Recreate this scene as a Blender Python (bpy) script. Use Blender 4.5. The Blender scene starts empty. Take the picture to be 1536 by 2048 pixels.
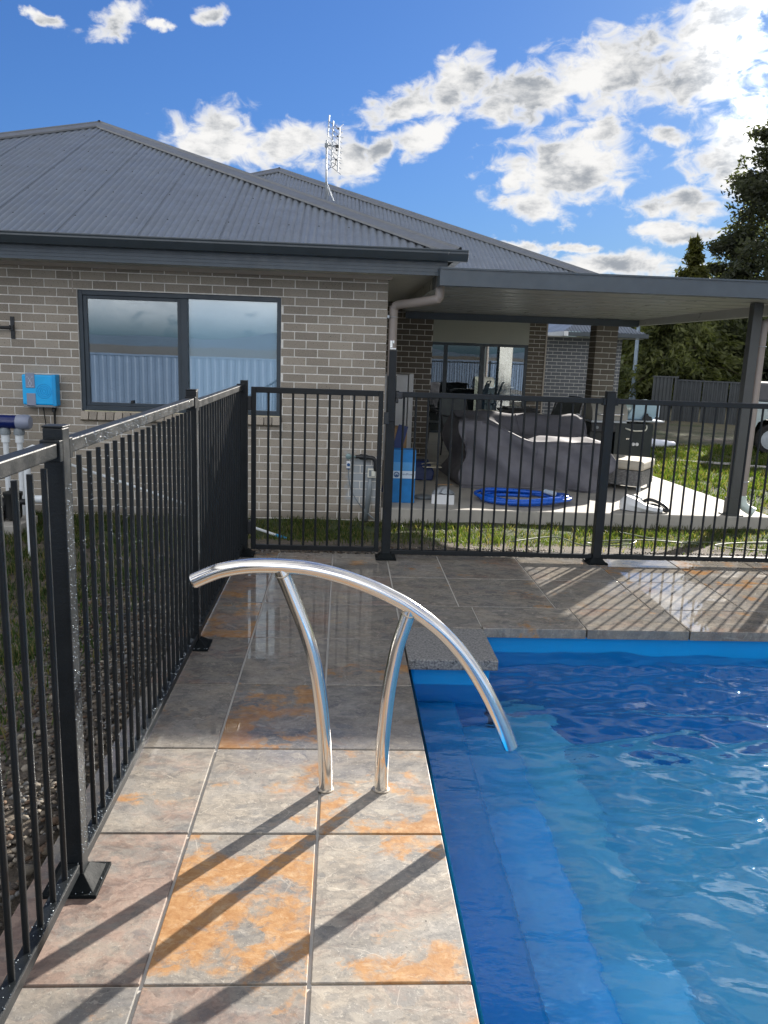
import bpy, math, random
import numpy as np
from mathutils import Vector, Matrix
R = math.radians
S = bpy.context.scene
C = S.collection
rnd = random.Random(7)

# ------------------------------------------------------------------ camera
FPX = 1580.0
PITCH, YAW, ROLL, CAMZ = 0.201353, 0.056674, 0.035858, 1.51353
_f = Vector((math.sin(YAW)*math.cos(PITCH), math.cos(YAW)*math.cos(PITCH), -math.sin(PITCH)))
_r = Vector((math.cos(YAW), -math.sin(YAW), 0)); _u = _r.cross(_f)
_r2 = math.cos(ROLL)*_r + math.sin(ROLL)*_u; _u2 = -math.sin(ROLL)*_r + math.cos(ROLL)*_u
camd = bpy.data.cameras.new('camera'); camd.sensor_fit = 'VERTICAL'; camd.sensor_height = 32.0
camd.lens = FPX/2048*32.0; camd.clip_start = 0.05; camd.clip_end = 5000
cam = bpy.data.objects.new('camera', camd); C.objects.link(cam)
m = Matrix((_r2, _u2, -_f)).transposed().to_4x4(); m.translation = (0, 0, CAMZ)
cam.matrix_world = m; S.camera = cam

# ------------------------------------------------------------------ light, sky
SUN_AZ, SUN_EL = R(38.5), R(20.3)
SKY_STRENGTH = 0.065
EXPOSURE = 2.12
sdir = Vector((math.sin(SUN_AZ)*math.cos(SUN_EL), math.cos(SUN_AZ)*math.cos(SUN_EL), math.sin(SUN_EL)))
sl = bpy.data.lights.new('sun', 'SUN'); sl.energy = 3.45; sl.angle = R(0.55); sl.color = (1, 0.93, 0.84)
sl.cycles.is_caustics_light = True
so = bpy.data.objects.new('sun', sl); C.objects.link(so); so.rotation_euler = sdir.to_track_quat('Z', 'Y').to_euler()
so.location = (0, 0, 30)
W = bpy.data.worlds.new('World'); S.world = W; W.use_nodes = True
wn = W.node_tree; wn.nodes.clear()
S.view_settings.view_transform = 'Standard'; S.view_settings.look = 'None'
S.view_settings.gamma = 1; S.view_settings.use_curve_mapping = False; S.view_settings.exposure = EXPOSURE
S.cycles.use_denoising = True; S.cycles.max_bounces = 8; S.cycles.transparent_max_bounces = 16
S.cycles.sample_clamp_indirect = 6

class G:
    """tiny node-graph writer"""
    def __init__(s, nt): s.nt = nt
    def n(s, t, **kw):
        nd = s.nt.nodes.new(t); ins = kw.pop('i', {})
        for k, v in kw.items(): setattr(nd, k, v)
        for k, v in ins.items(): s.set(nd.inputs[k], v)
        return nd
    def set(s, sock, v):
        if isinstance(v, bpy.types.NodeSocket): s.nt.links.new(v, sock)
        elif isinstance(v, bpy.types.Node): s.nt.links.new(v.outputs[0], sock)
        else:
            if hasattr(sock.default_value, '__len__') and not hasattr(v, '__len__'): v = [v]*len(sock.default_value)
            if sock.type == 'RGBA' and len(v) == 3: v = (*v, 1)
            sock.default_value = v
    def math(s, op, a, b=0.0, c=0.0, clamp=False):
        return s.n('ShaderNodeMath', operation=op, use_clamp=clamp, i={0: a, 1: b, 2: c}).outputs[0]
    def vm(s, op, a, b=(0, 0, 0)):
        return s.n('ShaderNodeVectorMath', operation=op, i={0: a, 1: b}).outputs[0]
    def ramp(s, v, lo, hi, a=0.0, b=1.0, smooth=True):
        return s.n('ShaderNodeMapRange', interpolation_type='SMOOTHSTEP' if smooth else 'LINEAR', i={0: v, 1: lo, 2: hi, 3: a, 4: b}).outputs[0]
    def mix(s, f, a, b, blend='MIX'):
        nd = s.n('ShaderNodeMix', data_type='RGBA', blend_type=blend); s.set(nd.inputs[0], f); s.set(nd.inputs[6], a); s.set(nd.inputs[7], b)
        return nd.outputs[2]
    def mixf(s, f, a, b):
        nd = s.n('ShaderNodeMix', data_type='FLOAT'); s.set(nd.inputs[0], f); s.set(nd.inputs[2], a); s.set(nd.inputs[3], b)
        return nd.outputs[0]
    def noise(s, vec, scale, detail=4, rough=0.55, dist=0.0):
        return s.n('ShaderNodeTexNoise', i={'Vector': vec, 'Scale': scale, 'Detail': detail, 'Roughness': rough, 'Distortion': dist}).outputs[0]
    def voro(s, vec, scale, feature='F1', out=0):
        return s.n('ShaderNodeTexVoronoi', feature=feature, i={'Vector': vec, 'Scale': scale}).outputs[out]

g = G(wn)
sky = g.n('ShaderNodeTexSky', sky_type='NISHITA', sun_disc=False, sun_elevation=SUN_EL, sun_rotation=SUN_AZ, altitude=200, air_density=1.0, dust_density=0.6, ozone_density=2.5)
tc = g.n('ShaderNodeTexCoord').outputs['Generated']
sep = g.n('ShaderNodeSeparateXYZ', i={0: tc})
az = g.math('ARCTAN2', sep.outputs[0], sep.outputs[1]); el = g.math('ARCSINE', sep.outputs[2])
warp = g.n('ShaderNodeTexNoise', noise_dimensions='3D', i={'Vector': tc, 'Scale': 13, 'Detail': 8, 'Roughness': 0.60})
wv = g.vm('SUBTRACT', warp.outputs['Color'], (0.5, 0.5, 0.5))
ae = g.n('ShaderNodeCombineXYZ', i={0: az, 1: el, 2: 0.0}).outputs[0]
ae = g.vm('ADD', ae, g.vm('MULTIPLY', wv, (0.07, 0.042, 0)))
# cloud masses of that afternoon: azimuth, elevation, half sizes, tilt (radians)
CL = [(-0.155, 0.227, 0.06, 0.034, 0.07), (-0.078, 0.227, 0.066, 0.024, 0.05), (0.001, 0.215, 0.04, 0.03, -0.12), (0.042, 0.233, 0.035, 0.014, 0.34), (0.058, 0.275, 0.055, 0.018, 0.25), (0.116, 0.293, 0.06, 0.028, 0.39), (0.095, 0.248, 0.036, 0.022, 0.49), (0.208, 0.286, 0.075, 0.029, 0.1), (0.301, 0.308, 0.088, 0.037, 0.16), (0.391, 0.298, 0.083, 0.032, 0.12), (0.4, 0.346, 0.06, 0.032, 0.31), (0.254, 0.212, 0.087, 0.045, 0.18), (0.222, 0.173, 0.044, 0.023, -0.16), (0.29, 0.25, 0.02, 0.012, 0.48), (0.44, 0.224, 0.05, 0.05, 0.39), (0.372, 0.242, 0.023, 0.01, -0.2), (0.392, 0.174, 0.056, 0.017, 0.07), (0.387, 0.143, 0.05, 0.011, 0.04), (0.331, 0.107, 0.1, 0.015, -0.05), (0.272, 0.126, 0.034, 0.006, 0.07), (0.214, 0.125, 0.028, 0.007, -0.12), (-0.261, 0.326, 0.036, 0.012, 0.38), (-0.333, 0.318, 0.017, 0.007, -0.04), (-0.157, 0.35, 0.02, 0.01, 0.1), (-0.214, 0.332, 0.012, 0.006, 0.11),
      # the band goes on above and to the right of the picture
      (0.50, 0.42, 0.11, 0.06, 0.40), (0.62, 0.52, 0.15, 0.08, 0.35), (0.80, 0.40, 0.13, 0.07, 0.2), (0.30, 0.66, 0.18, 0.08, 0.15), (0.12, 0.52, 0.12, 0.045, 0.1), (0.58, 0.72, 0.16, 0.08, 0.2), (0.62, 0.26, 0.08, 0.04, 0.1), (0.05, 0.80, 0.16, 0.06, 0.0), (-0.25, 0.62, 0.12, 0.05, 0.1)]
field = None
for a, e, ru, rv, an in CL:
    mp = g.n('ShaderNodeMapping', vector_type='TEXTURE', i={'Vector': ae, 'Location': (a, e, 0), 'Rotation': (0, 0, an), 'Scale': (ru*1.13, rv*1.13, 1)})
    v = g.math('SUBTRACT', 1.0, g.n('ShaderNodeVectorMath', operation='LENGTH', i={0: mp.outputs[0]}).outputs['Value'])
    field = v if field is None else g.math('MAXIMUM', field, v)
fine = g.noise(g.vm('MULTIPLY', tc, (1, 1, 1.6)), 34, 9, 0.57, 0.5)
# unseen rest of the sky: broken cloud, cover raised to add fill light
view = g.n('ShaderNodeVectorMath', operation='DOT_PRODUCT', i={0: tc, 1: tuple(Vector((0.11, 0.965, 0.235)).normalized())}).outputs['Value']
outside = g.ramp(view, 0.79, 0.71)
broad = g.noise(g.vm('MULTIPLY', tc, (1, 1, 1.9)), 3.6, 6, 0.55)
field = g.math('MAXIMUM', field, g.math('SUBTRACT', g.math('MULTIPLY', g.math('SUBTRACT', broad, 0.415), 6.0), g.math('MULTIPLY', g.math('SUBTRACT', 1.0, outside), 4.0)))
dens = g.math('ADD', field, g.math('MULTIPLY', g.math('SUBTRACT', fine, 0.5), 2.0))
mask = g.ramp(dens, -0.10, 0.55)
mask = g.math('MULTIPLY', mask, g.ramp(sep.outputs[2], 0.0, 0.06))
shade_n = g.noise(g.vm('ADD', g.vm('MULTIPLY', tc, (1, 1, 2.2)), (0.013, 0.01, 0.02)), 13, 7, 0.62)
core = g.math('MULTIPLY', g.ramp(dens, 0.22, 0.80), g.ramp(shade_n, 0.38, 0.64))
cs = g.n('ShaderNodeVectorMath', operation='DOT_PRODUCT', i={0: tc, 1: tuple(sdir)}).outputs['Value']
core = g.math('MULTIPLY', core, g.ramp(cs, -0.4, 0.5, 0.3, 1.0))
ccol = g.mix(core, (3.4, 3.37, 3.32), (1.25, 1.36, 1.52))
lum = g.n('ShaderNodeRGBToBW', i={0: sky.outputs[0]}).outputs[0]
soft = g.math('DIVIDE', 1.0, g.math('ADD', 1.0, g.math('MULTIPLY', lum, 0.11)))
# forward scattering near the sun; clouds opposite it brightened as added facade fill
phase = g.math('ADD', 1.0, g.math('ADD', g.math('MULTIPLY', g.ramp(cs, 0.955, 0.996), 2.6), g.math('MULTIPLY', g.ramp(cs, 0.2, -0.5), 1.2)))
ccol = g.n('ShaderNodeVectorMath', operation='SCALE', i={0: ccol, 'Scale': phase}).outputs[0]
skyc = g.mix(1.0, g.n('ShaderNodeVectorMath', operation='SCALE', i={0: sky.outputs[0], 'Scale': soft}).outputs[0], (0.225, 0.37, 0.61), 'MULTIPLY')
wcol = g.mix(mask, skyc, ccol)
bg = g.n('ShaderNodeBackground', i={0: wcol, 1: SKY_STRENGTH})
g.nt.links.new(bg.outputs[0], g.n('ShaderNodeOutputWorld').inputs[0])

# ------------------------------------------------------------------ materials
def new(name):
    mt = bpy.data.materials.new(name); mt.use_nodes = True; mt.node_tree.nodes.clear()
    gg = G(mt.node_tree); out = gg.n('ShaderNodeOutputMaterial'); return mt, gg, out
def bsdf(gg, out, **i):
    b = gg.n('ShaderNodeBsdfPrincipled', i=i); gg.nt.links.new(b.outputs[0], out.inputs[0]); return b
def obj_co(gg): return gg.n('ShaderNodeTexCoord').outputs['Object']
def world_co(gg): return gg.n('ShaderNodeNewGeometry').outputs['Position']
def bump(gg, h, strength=0.3, dist=0.01): return gg.n('ShaderNodeBump', i={'Strength': strength, 'Distance': dist, 'Height': h}).outputs[0]
def simple(name, col, rough=0.5, metal=0.0, var=0.12, scale=6.0, bmp=0.0, bscale=80, spec=0.5, coat=0.0, trans=0.0, vary_obj=0.0):
    mt, gg, out = new(name); p = world_co(gg)
    n = gg.noise(p, scale, 5, 0.6)
    c = gg.mix(gg.ramp(n, 0.3, 0.7), [x*(1-var) for x in col], [min(1, x*(1+var)) for x in col])
    if vary_obj:
        rn = gg.n('ShaderNodeObjectInfo').outputs['Random']
        c = gg.mix(1.0, c, gg.n('ShaderNodeCombineColor', i={0: gg.ramp(rn, 0, 1, 1-vary_obj, 1+vary_obj, False), 1: gg.ramp(rn, 0, 1, 1-vary_obj, 1+vary_obj, False), 2: gg.ramp(rn, 0, 1, 1-vary_obj*.9, 1+vary_obj, False)}).outputs[0], 'MULTIPLY')
    rr = gg.ramp(gg.noise(p, scale*2.3, 3), 0.3, 0.7, max(0, rough-0.07), min(1, rough+0.07))
    i = {'Base Color': c, 'Roughness': rr, 'Metallic': metal, 'Specular IOR Level': spec, 'Coat Weight': coat, 'Transmission Weight': trans}
    if bmp: i['Normal'] = bump(gg, gg.noise(p, bscale, 4), bmp, 0.003)
    bsdf(gg, out, **i); return mt
M = {}
M['fence'] = simple('fence powder coat', (0.0075, 0.010, 0.012), 0.40, spec=0.3, var=0.2, bmp=0.25, bscale=160)
M['fence_wet'] = simple('wet fence foot', (0.006, 0.008, 0.009), 0.7, spec=0.12, var=0.3, bmp=0.6, bscale=120)
M['steel'] = simple('polished stainless', (0.78, 0.76, 0.73), 0.13, 1.0, var=0.03, scale=3)
M['steel_weld'] = simple('stainless weld', (0.5, 0.44, 0.36), 0.35, 1.0, var=0.25, scale=60)
M['roof'] = simple('roof steel', (0.155, 0.176, 0.202), 0.40, var=0.06, scale=2.0, bmp=0.02)
M['gutter'] = simple('gutter steel', (0.048, 0.062, 0.074), 0.36, var=0.08)
M['fascia'] = simple('fascia steel', (0.060, 0.080, 0.10), 0.4, var=0.08)
M['cap'] = simple('ridge steel', (0.14, 0.15, 0.162), 0.40, var=0.06)
M['soffit'] = simple('soffit paint', (0.46, 0.46, 0.42), 0.6, var=0.04)
M['mould'] = simple('beige moulding', (0.44, 0.39, 0.33), 0.6, var=0.05)
M['frame'] = simple('window frame', (0.030, 0.045, 0.060), 0.4, var=0.08)
M['pipe'] = simple('beige downpipe', (0.30, 0.26, 0.235), 0.5, var=0.05)
M['mortar'] = simple('mortar', (0.76, 0.74, 0.69), 0.9, var=0.12, scale=30, bmp=0.5, bscale=260)
M['panel'] = simple('bulkhead paint', (0.37, 0.38, 0.33), 0.6, var=0.04, scale=1.5)
M['patio_white'] = simple('patio ceiling', (0.36, 0.37, 0.35), 0.34, var=0.04, scale=1.5)
M['patio_post'] = simple('patio post paint', (0.065, 0.07, 0.07), 0.4, var=0.06)
M['white'] = simple('white plastic', (0.74, 0.76, 0.78), 0.4, var=0.04)
M['pvc'] = simple('white pvc', (0.70, 0.74, 0.76), 0.35, var=0.05)
M['pvc_green'] = simple('pale green pvc', (0.56, 0.66, 0.62), 0.4, var=0.05)
M['grey_pl'] = simple('grey plastic', (0.20, 0.23, 0.25), 0.45)
M['black'] = simple('black plastic', (0.012, 0.014, 0.016), 0.4, var=0.2)
M['chrome'] = simple('chrome', (0.85, 0.85, 0.85), 0.12, 1.0, var=0.02)
M['cyan'] = simple('cyan plastic', (0.008, 0.42, 0.86), 0.35, var=0.05)
M['cyan_dim'] = simple('cyan plastic groove', (0.006, 0.32, 0.70), 0.4, var=0.05)
M['lav'] = simple('grey lilac panel', (0.24, 0.27, 0.36), 0.35, var=0.05)
M['navy'] = simple('navy plastic', (0.008, 0.018, 0.11), 0.2, var=0.2)
M['blue_box'] = simple('blue carton', (0.012, 0.20, 0.55), 0.45, var=0.12, scale=9)
M['blue_box_pale'] = simple('pale blue print', (0.08, 0.32, 0.68), 0.45, var=0.06)
M['blue_dark'] = simple('dark blue sheet', (0.012, 0.03, 0.12), 0.5)
M['hose'] = simple('blue hose', (0.010, 0.115, 0.60), 0.28, var=0.1)
M['label'] = simple('white label', (0.60, 0.72, 0.86), 0.5, var=0.03)
M['ink'] = simple('navy ink', (0.02, 0.09, 0.25), 0.5)
M['ink_red'] = simple('red ink', (0.45, 0.12, 0.16), 0.5)
M['carton'] = simple('brown carton', (0.25, 0.16, 0.085), 0.8, var=0.12, scale=14)
M['paper'] = simple('cream paper', (0.80, 0.76, 0.62), 0.7, var=0.03)
M['cover'] = simple('grey cover cloth', (0.155, 0.155, 0.180), 0.75, var=0.14, scale=4, bmp=0.35, bscale=40)
M['cushion'] = simple('beige cushion', (0.46, 0.43, 0.36), 0.8, var=0.06)
M['chair'] = simple('dark chair metal', (0.016, 0.018, 0.022), 0.4)
M['sling'] = simple('grey sling', (0.10, 0.115, 0.12), 0.7)
M['timber'] = simple('brown timber', (0.16, 0.085, 0.045), 0.55, var=0.25, scale=12)
M['plank'] = simple('grey weathered plank', (0.40, 0.38, 0.36), 0.8, var=0.2, scale=10)
M['tub'] = simple('pale blue tub', (0.38, 0.55, 0.66), 0.35, var=0.05)
M['hood'] = simple('barbecue hood', (0.32, 0.31, 0.27), 0.4, var=0.06)
M['bbq'] = simple('barbecue black', (0.012, 0.020, 0.022), 0.4)
M['cloth'] = simple('white cloth', (0.66, 0.70, 0.80), 0.8, var=0.05, bmp=0.3, bscale=25)
M['galv'] = simple('galvanised', (0.42, 0.46, 0.50), 0.5, 0.6, var=0.1)
M['brass'] = simple('verdigris brass', (0.20, 0.28, 0.28), 0.45, 0.4, var=0.2)
M['cream'] = simple('cream paint', (0.66, 0.66, 0.58), 0.5)
M['colorbond'] = simple('dark fence sheet', (0.055, 0.062, 0.068), 0.5, var=0.1, scale=2)
M['colorbond_pale'] = simple('pale fence sheet', (0.12, 0.165, 0.245), 0.5, var=0.06, scale=1)
M['ute'] = simple('pale green grey paint', (0.40, 0.47, 0.48), 0.3, var=0.03, coat=0.4)
M['tyre'] = simple('tyre rubber', (0.014, 0.014, 0.015), 0.8)
M['glass_dark'] = simple('dark glass', (0.010, 0.013, 0.016), 0.04, var=0.1)
M['canvas'] = simple('grey canvas', (0.10, 0.10, 0.11), 0.8)
M['lamp'] = simple('lamp pole', (0.20, 0.26, 0.32), 0.45, 0.3)
M['hosegreen'] = simple('pale garden hose', (0.13, 0.16, 0.10), 0.5)
M['bark'] = simple('bark', (0.07, 0.052, 0.038), 0.9, var=0.3, scale=8, bmp=0.6, bscale=30)
M['leafdark'] = None
M['blind'] = simple('pale roller blind', (0.78, 0.82, 0.86), 0.8, var=0.03, scale=1)
M['screen'] = simple('grey fly screen', (0.09, 0.12, 0.15), 0.8, var=0.10, scale=2)
M['inside'] = simple('dim interior', (0.14, 0.15, 0.155), 0.8)
M['concrete'] = None

def mat_brick(name, c1, c2, patch=False):
    mt, gg, out = new(name); p = world_co(gg); o = gg.n('ShaderNodeObjectInfo').outputs['Random']
    # fine flecks, per-brick tone
    rn = gg.math('ADD', gg.math('MULTIPLY', o, 0.6), gg.math('MULTIPLY', gg.noise(p, 2.3, 2), 0.5))
    c = gg.mix(gg.ramp(rn, 0.1, 0.95), c1, c2)
    sp = gg.noise(p, 210, 2, 0.7)
    c = gg.mix(gg.ramp(sp, 0.60, 0.72), c, [x*1.8 for x in c2])
    c = gg.mix(gg.ramp(gg.noise(p, 95, 2, 0.6), 0.62, 0.72), c, [x*0.45 for x in c1])
    if patch:   # whitish efflorescence round the garden tap
        s = gg.n('ShaderNodeSeparateXYZ', i={0: p})
        d = gg.math('MAXIMUM', gg.math('ABSOLUTE', gg.math('DIVIDE', gg.math('SUBTRACT', s.outputs[0], 0.235), 0.20)), gg.math('ABSOLUTE', gg.math('DIVIDE', gg.math('SUBTRACT', s.outputs[2], 0.14), 0.30)))
        w = gg.ramp(gg.math('ADD', d, gg.math('MULTIPLY', gg.math('SUBTRACT', gg.noise(p, 7, 5, 0.65), 0.5), 1.6)), 1.1, 0.6)
        c = gg.mix(gg.math('MULTIPLY', w, 0.7), c, (0.36, 0.42, 0.48))
        c = gg.mix(gg.ramp(gg.math('ADD', s.outputs[2], gg.math('MULTIPLY', gg.noise(p, 5, 4), 0.2)), -0.02, -0.2, 0, 0.55), c, [x*0.45 for x in c1])
    bsdf(gg, out, **{'Base Color': c, 'Roughness': 0.85, 'Normal': bump(gg, gg.noise(p, 180, 3), 0.5, 0.002)})
    return mt
M['brick'] = mat_brick('grey brown brick', (0.235, 0.207, 0.170), (0.365, 0.322, 0.265), True)
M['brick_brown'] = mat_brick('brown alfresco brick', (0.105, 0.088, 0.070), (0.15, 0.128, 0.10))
M['brick_grey'] = mat_brick('blue grey brick', (0.10, 0.108, 0.118), (0.135, 0.145, 0.16))

def mat_glass(name, refl, tint):
    mt, gg, out = new(name)
    gl = gg.n('ShaderNodeBsdfGlossy', i={'Color': (0.92, 0.96, 1.0), 'Roughness': 0.0})
    p = world_co(gg)
    gg.set(gl.inputs['Normal'], bump(gg, gg.noise(p, 1.6, 2), 0.006, 0.05))
    tr = gg.n('ShaderNodeBsdfTransparent', i={'Color': tint})
    lw = gg.n('ShaderNodeFresnel', i={'IOR': 1.5}).outputs[0]
    f = gg.math('ADD', refl, gg.math('MULTIPLY', lw, 1.0-refl), clamp=True)
    mx = gg.n('ShaderNodeMixShader', i={0: f}); gg.nt.links.new(tr.outputs[0], mx.inputs[1]); gg.nt.links.new(gl.outputs[0], mx.inputs[2])
    gg.nt.links.new(mx.outputs[0], out.inputs[0]); return mt
M['glass'] = mat_glass('window glass', 0.12, (0.80, 0.88, 0.92))
M['glass_door'] = mat_glass('tinted door glass', 0.07, (0.5, 0.55, 0.55))

def mat_tile():
    mt, gg, out = new('breccia stone tile'); oi = gg.n('ShaderNodeObjectInfo'); rn = oi.outputs['Random']
    cc = gg.n('ShaderNodeSeparateColor', i={0: oi.outputs['Color']})
    orange, red, tone = cc.outputs[0], cc.outputs[1], cc.outputs[2]
    p = world_co(gg)
    off = gg.n('ShaderNodeCombineXYZ', i={0: gg.math('MULTIPLY', rn, 91.0), 1: gg.math('MULTIPLY', rn, 57.0), 2: gg.math('MULTIPLY', rn, 33.0)})
    v = gg.vm('ADD', p, off.outputs[0])
    warp = gg.vm('ADD', v, gg.vm('MULTIPLY', gg.vm('SUBTRACT', gg.n('ShaderNodeTexNoise', i={'Vector': v, 'Scale': 9, 'Detail': 4}).outputs['Color'], (0.5, 0.5, 0.5)), (0.10, 0.10, 0)))
    strata = gg.n('ShaderNodeMapping', i={'Vector': warp, 'Rotation': gg_rot(gg, rn), 'Scale': (1.0, 1.7, 1.0)}).outputs[0]
    warp2 = gg.vm('ADD', strata, gg.vm('MULTIPLY', gg.vm('SUBTRACT', gg.n('ShaderNodeTexNoise', i={'Vector': v, 'Scale': 34, 'Detail': 4, 'Roughness': 0.65}).outputs['Color'], (0.5, 0.5, 0.5)), (0.034, 0.034, 0)))
    def cells(scale, k):
        vc = gg.n('ShaderNodeTexVoronoi', feature='F1', i={'Vector': gg.vm('ADD', gg.vm('MULTIPLY', warp2, (1, 1, 0.2)), (k, k*.7, 0)), 'Scale': scale})
        return vc.outputs['Distance'], gg.n('ShaderNodeSeparateColor', i={0: vc.outputs['Color']})
    d1, c1 = cells(9, 0); d2, c2 = cells(24, 3); d3, c3 = cells(62, 7)
    n1 = gg.noise(strata, 5.0, 9, 0.72)
    n2 = gg.noise(v, 33, 6, 0.75)
    val = gg.math('ADD', gg.math('MULTIPLY', n1, 0.76), gg.math('ADD', gg.math('MULTIPLY', c1.outputs[0], 0.05), gg.math('ADD', gg.math('MULTIPLY', c2.outputs[0], 0.10), gg.math('ADD', gg.math('MULTIPLY', c3.outputs[0], 0.10), gg.math('MULTIPLY', n2, 0.30)))))
    base = gg.mix(gg.ramp(val, 0.46, 0.84, smooth=False), (0.12, 0.114, 0.107), (0.335, 0.297, 0.245))
    hue = gg.noise(gg.vm('ADD', strata, (4, 9, 2)), 3.4, 5, 0.6)
    base = gg.mix(gg.ramp(hue, 0.40, 0.64, 0, 0.6), base, gg.mix(gg.ramp(val, 0.42, 0.88), (0.125, 0.13, 0.134), (0.28, 0.275, 0.266)))
    # rounded grey clasts in a finer matrix
    cl = gg.math('MULTIPLY', gg.ramp(gg.math('ADD', d1, gg.math('MULTIPLY', c1.outputs[1], 0.5)), 0.56, 0.52), gg.ramp(gg.noise(v, 3.1, 4), 0.46, 0.54))
    base = gg.mix(gg.math('MULTIPLY', cl, 0.9), base, gg.mix(c1.outputs[2], (0.145, 0.145, 0.145), (0.30, 0.275, 0.235)))
    cl2 = gg.math('MULTIPLY', gg.ramp(gg.math('ADD', d2, gg.math('MULTIPLY', c2.outputs[1], 0.5)), 0.50, 0.46), gg.ramp(gg.noise(v, 4.3, 4), 0.44, 0.54))
    base = gg.mix(gg.math('MULTIPLY', cl2, 0.6), base, gg.mix(c2.outputs[2], (0.13, 0.13, 0.13), (0.40, 0.36, 0.30)))
    base = gg.mix(gg.ramp(gg.noise(v, 150, 4, 0.75), 0.58, 0.66, 0, 0.5), base, (0.09, 0.086, 0.08))
    base = gg.mix(gg.ramp(gg.noise(v, 110, 4, 0.75), 0.58, 0.66, 0, 0.5), base, (0.47, 0.44, 0.38))
    ve = gg.n('ShaderNodeTexVoronoi', feature='DISTANCE_TO_EDGE', i={'Vector': gg.vm('MULTIPLY', warp, (1, 1.6, 0.2)), 'Scale': 5.5}).outputs[0]
    vein = gg.math('MULTIPLY', gg.ramp(ve, 0.014, 0.002), gg.ramp(gg.noise(v, 6, 4), 0.50, 0.62))
    base = gg.mix(gg.math('MULTIPLY', vein, 0.45), base, (0.48, 0.44, 0.38))
    base = gg.mix(1.0, base, gg.n('ShaderNodeCombineColor', i={0: gg.ramp(tone, 0, 1, 0.55, 1.28, False), 1: gg.ramp(tone, 0, 1, 0.57, 1.26, False), 2: gg.ramp(tone, 0, 1, 0.61, 1.22, False)}).outputs[0], 'MULTIPLY')
    no = gg.math('ADD', gg.math('MULTIPLY', gg.noise(gg.vm('ADD', v, gg.vm('MULTIPLY', warp2, (.4, .4, 0))), 2.0, 8, 0.62), 0.90), gg.math('ADD', gg.math('MULTIPLY', c1.outputs[2], 0.04), gg.math('ADD', gg.math('MULTIPLY', c2.outputs[0], 0.045), gg.math('MULTIPLY', n2, 0.12))))
    om = gg.ramp(gg.math('ADD', no, gg.math('MULTIPLY', orange, 0.30)), 0.645, 0.735)
    ocol = gg.mix(gg.ramp(gg.math('ADD', gg.math('MULTIPLY', n2, 0.85), gg.math('MULTIPLY', c3.outputs[1], 0.15)), 0.25, 0.75), (0.285, 0.128, 0.036), (0.40, 0.222, 0.088))
    ocol = gg.mix(gg.ramp(gg.math('ADD', gg.math('MULTIPLY', gg.noise(strata, 27, 7, 0.75), 0.8), gg.math('MULTIPLY', c2.outputs[1], 0.12)), 0.44, 0.64, 0, 0.75), ocol, (0.47, 0.33, 0.19))
    base = gg.mix(gg.math('MULTIPLY', om, 0.92), base, ocol)
    nr = gg.math('ADD', gg.math('MULTIPLY', gg.noise(gg.vm('ADD', warp2, (11, 3, 5)), 2.4, 8, 0.66), 0.75), gg.math('ADD', gg.math('MULTIPLY', c2.outputs[2], 0.05), gg.math('MULTIPLY', n2, 0.25)))
    rm = gg.ramp(gg.math('ADD', nr, gg.math('MULTIPLY', red, 0.22)), 0.56, 0.76)
    base = gg.mix(gg.math('MULTIPLY', rm, 0.7), base, gg.mix(gg.ramp(val, 0.45, 0.8), (0.15, 0.085, 0.062), (0.30, 0.20, 0.155)))
    pit = gg.math('MULTIPLY', gg.ramp(gg.noise(v, 75, 2, 0.6), 0.735, 0.755), gg.ramp(gg.noise(v, 3.4, 2), 0.5, 0.6))
    base = gg.mix(pit, base, (0.03, 0.028, 0.025))
    # water left standing: the back of the deck has been hosed down
    s = gg.n('ShaderNodeSeparateXYZ', i={0: p})
    wn_ = gg.math('ADD', gg.math('MULTIPLY', gg.math('SUBTRACT', gg.noise(p, 2.4, 5, 0.6), 0.5), 2.2), gg.math('MULTIPLY', gg.math('SUBTRACT', s.outputs[1], 2.55), 1.1))
    wet = gg.ramp(wn_, -0.15, 0.35)
    film = gg.ramp(gg.math('ADD', gg.noise(p, 1.7, 5, 0.6), gg.ramp(s.outputs[1], 2.4, 4.0, -0.1, 0.06, False)), 0.48, 0.53)
    film = gg.math('MULTIPLY', film, wet)
    base = gg.mix(gg.math('MULTIPLY', wet, 0.16), base, (0.05, 0.05, 0.055))
    rough = gg.mixf(wet, gg.ramp(n2, 0.3, 0.7, 0.50, 0.70), gg.ramp(gg.noise(p, 12, 3), 0.3, 0.7, 0.12, 0.24))
    rough = gg.mixf(film, rough, 0.02)
    bstr = gg.mixf(film, gg.mixf(wet, 0.22, 0.07), 0.0)
    nb = gg.n('ShaderNodeBump', i={'Strength': bstr, 'Distance': 0.003, 'Height': gg.math('ADD', val, gg.noise(v, 90, 4))})
    bsdf(gg, out, **{'Base Color': base, 'Roughness': rough, 'Normal': nb.outputs[0], 'Specular IOR Level': gg.mixf(wet, 0.35, 0.6)})
    return mt
def gg_rot(gg, rn):
    # bedding direction of each slab
    a = gg.math('MULTIPLY', gg.math('SUBTRACT', rn, 0.5), 1.2)
    return gg.n('ShaderNodeCombineXYZ', i={2: a}).outputs[0]
M['tile'] = mat_tile()

def mat_granite():
    mt, gg, out = new('grey granite'); p = world_co(gg)
    n = gg.noise(p, 90, 3, 0.7)
    c = gg.mix(gg.ramp(n, 0.35, 0.65), (0.10, 0.10, 0.10), (0.30, 0.29, 0.27))
    c = gg.mix(gg.ramp(gg.noise(p, 42, 3, 0.6), 0.60, 0.68), c, (0.05, 0.05, 0.052))
    bsdf(gg, out, **{'Base Color': c, 'Roughness': 0.38, 'Normal': bump(gg, n, 0.3, 0.001)}); return mt
M['granite'] = mat_granite()

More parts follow.
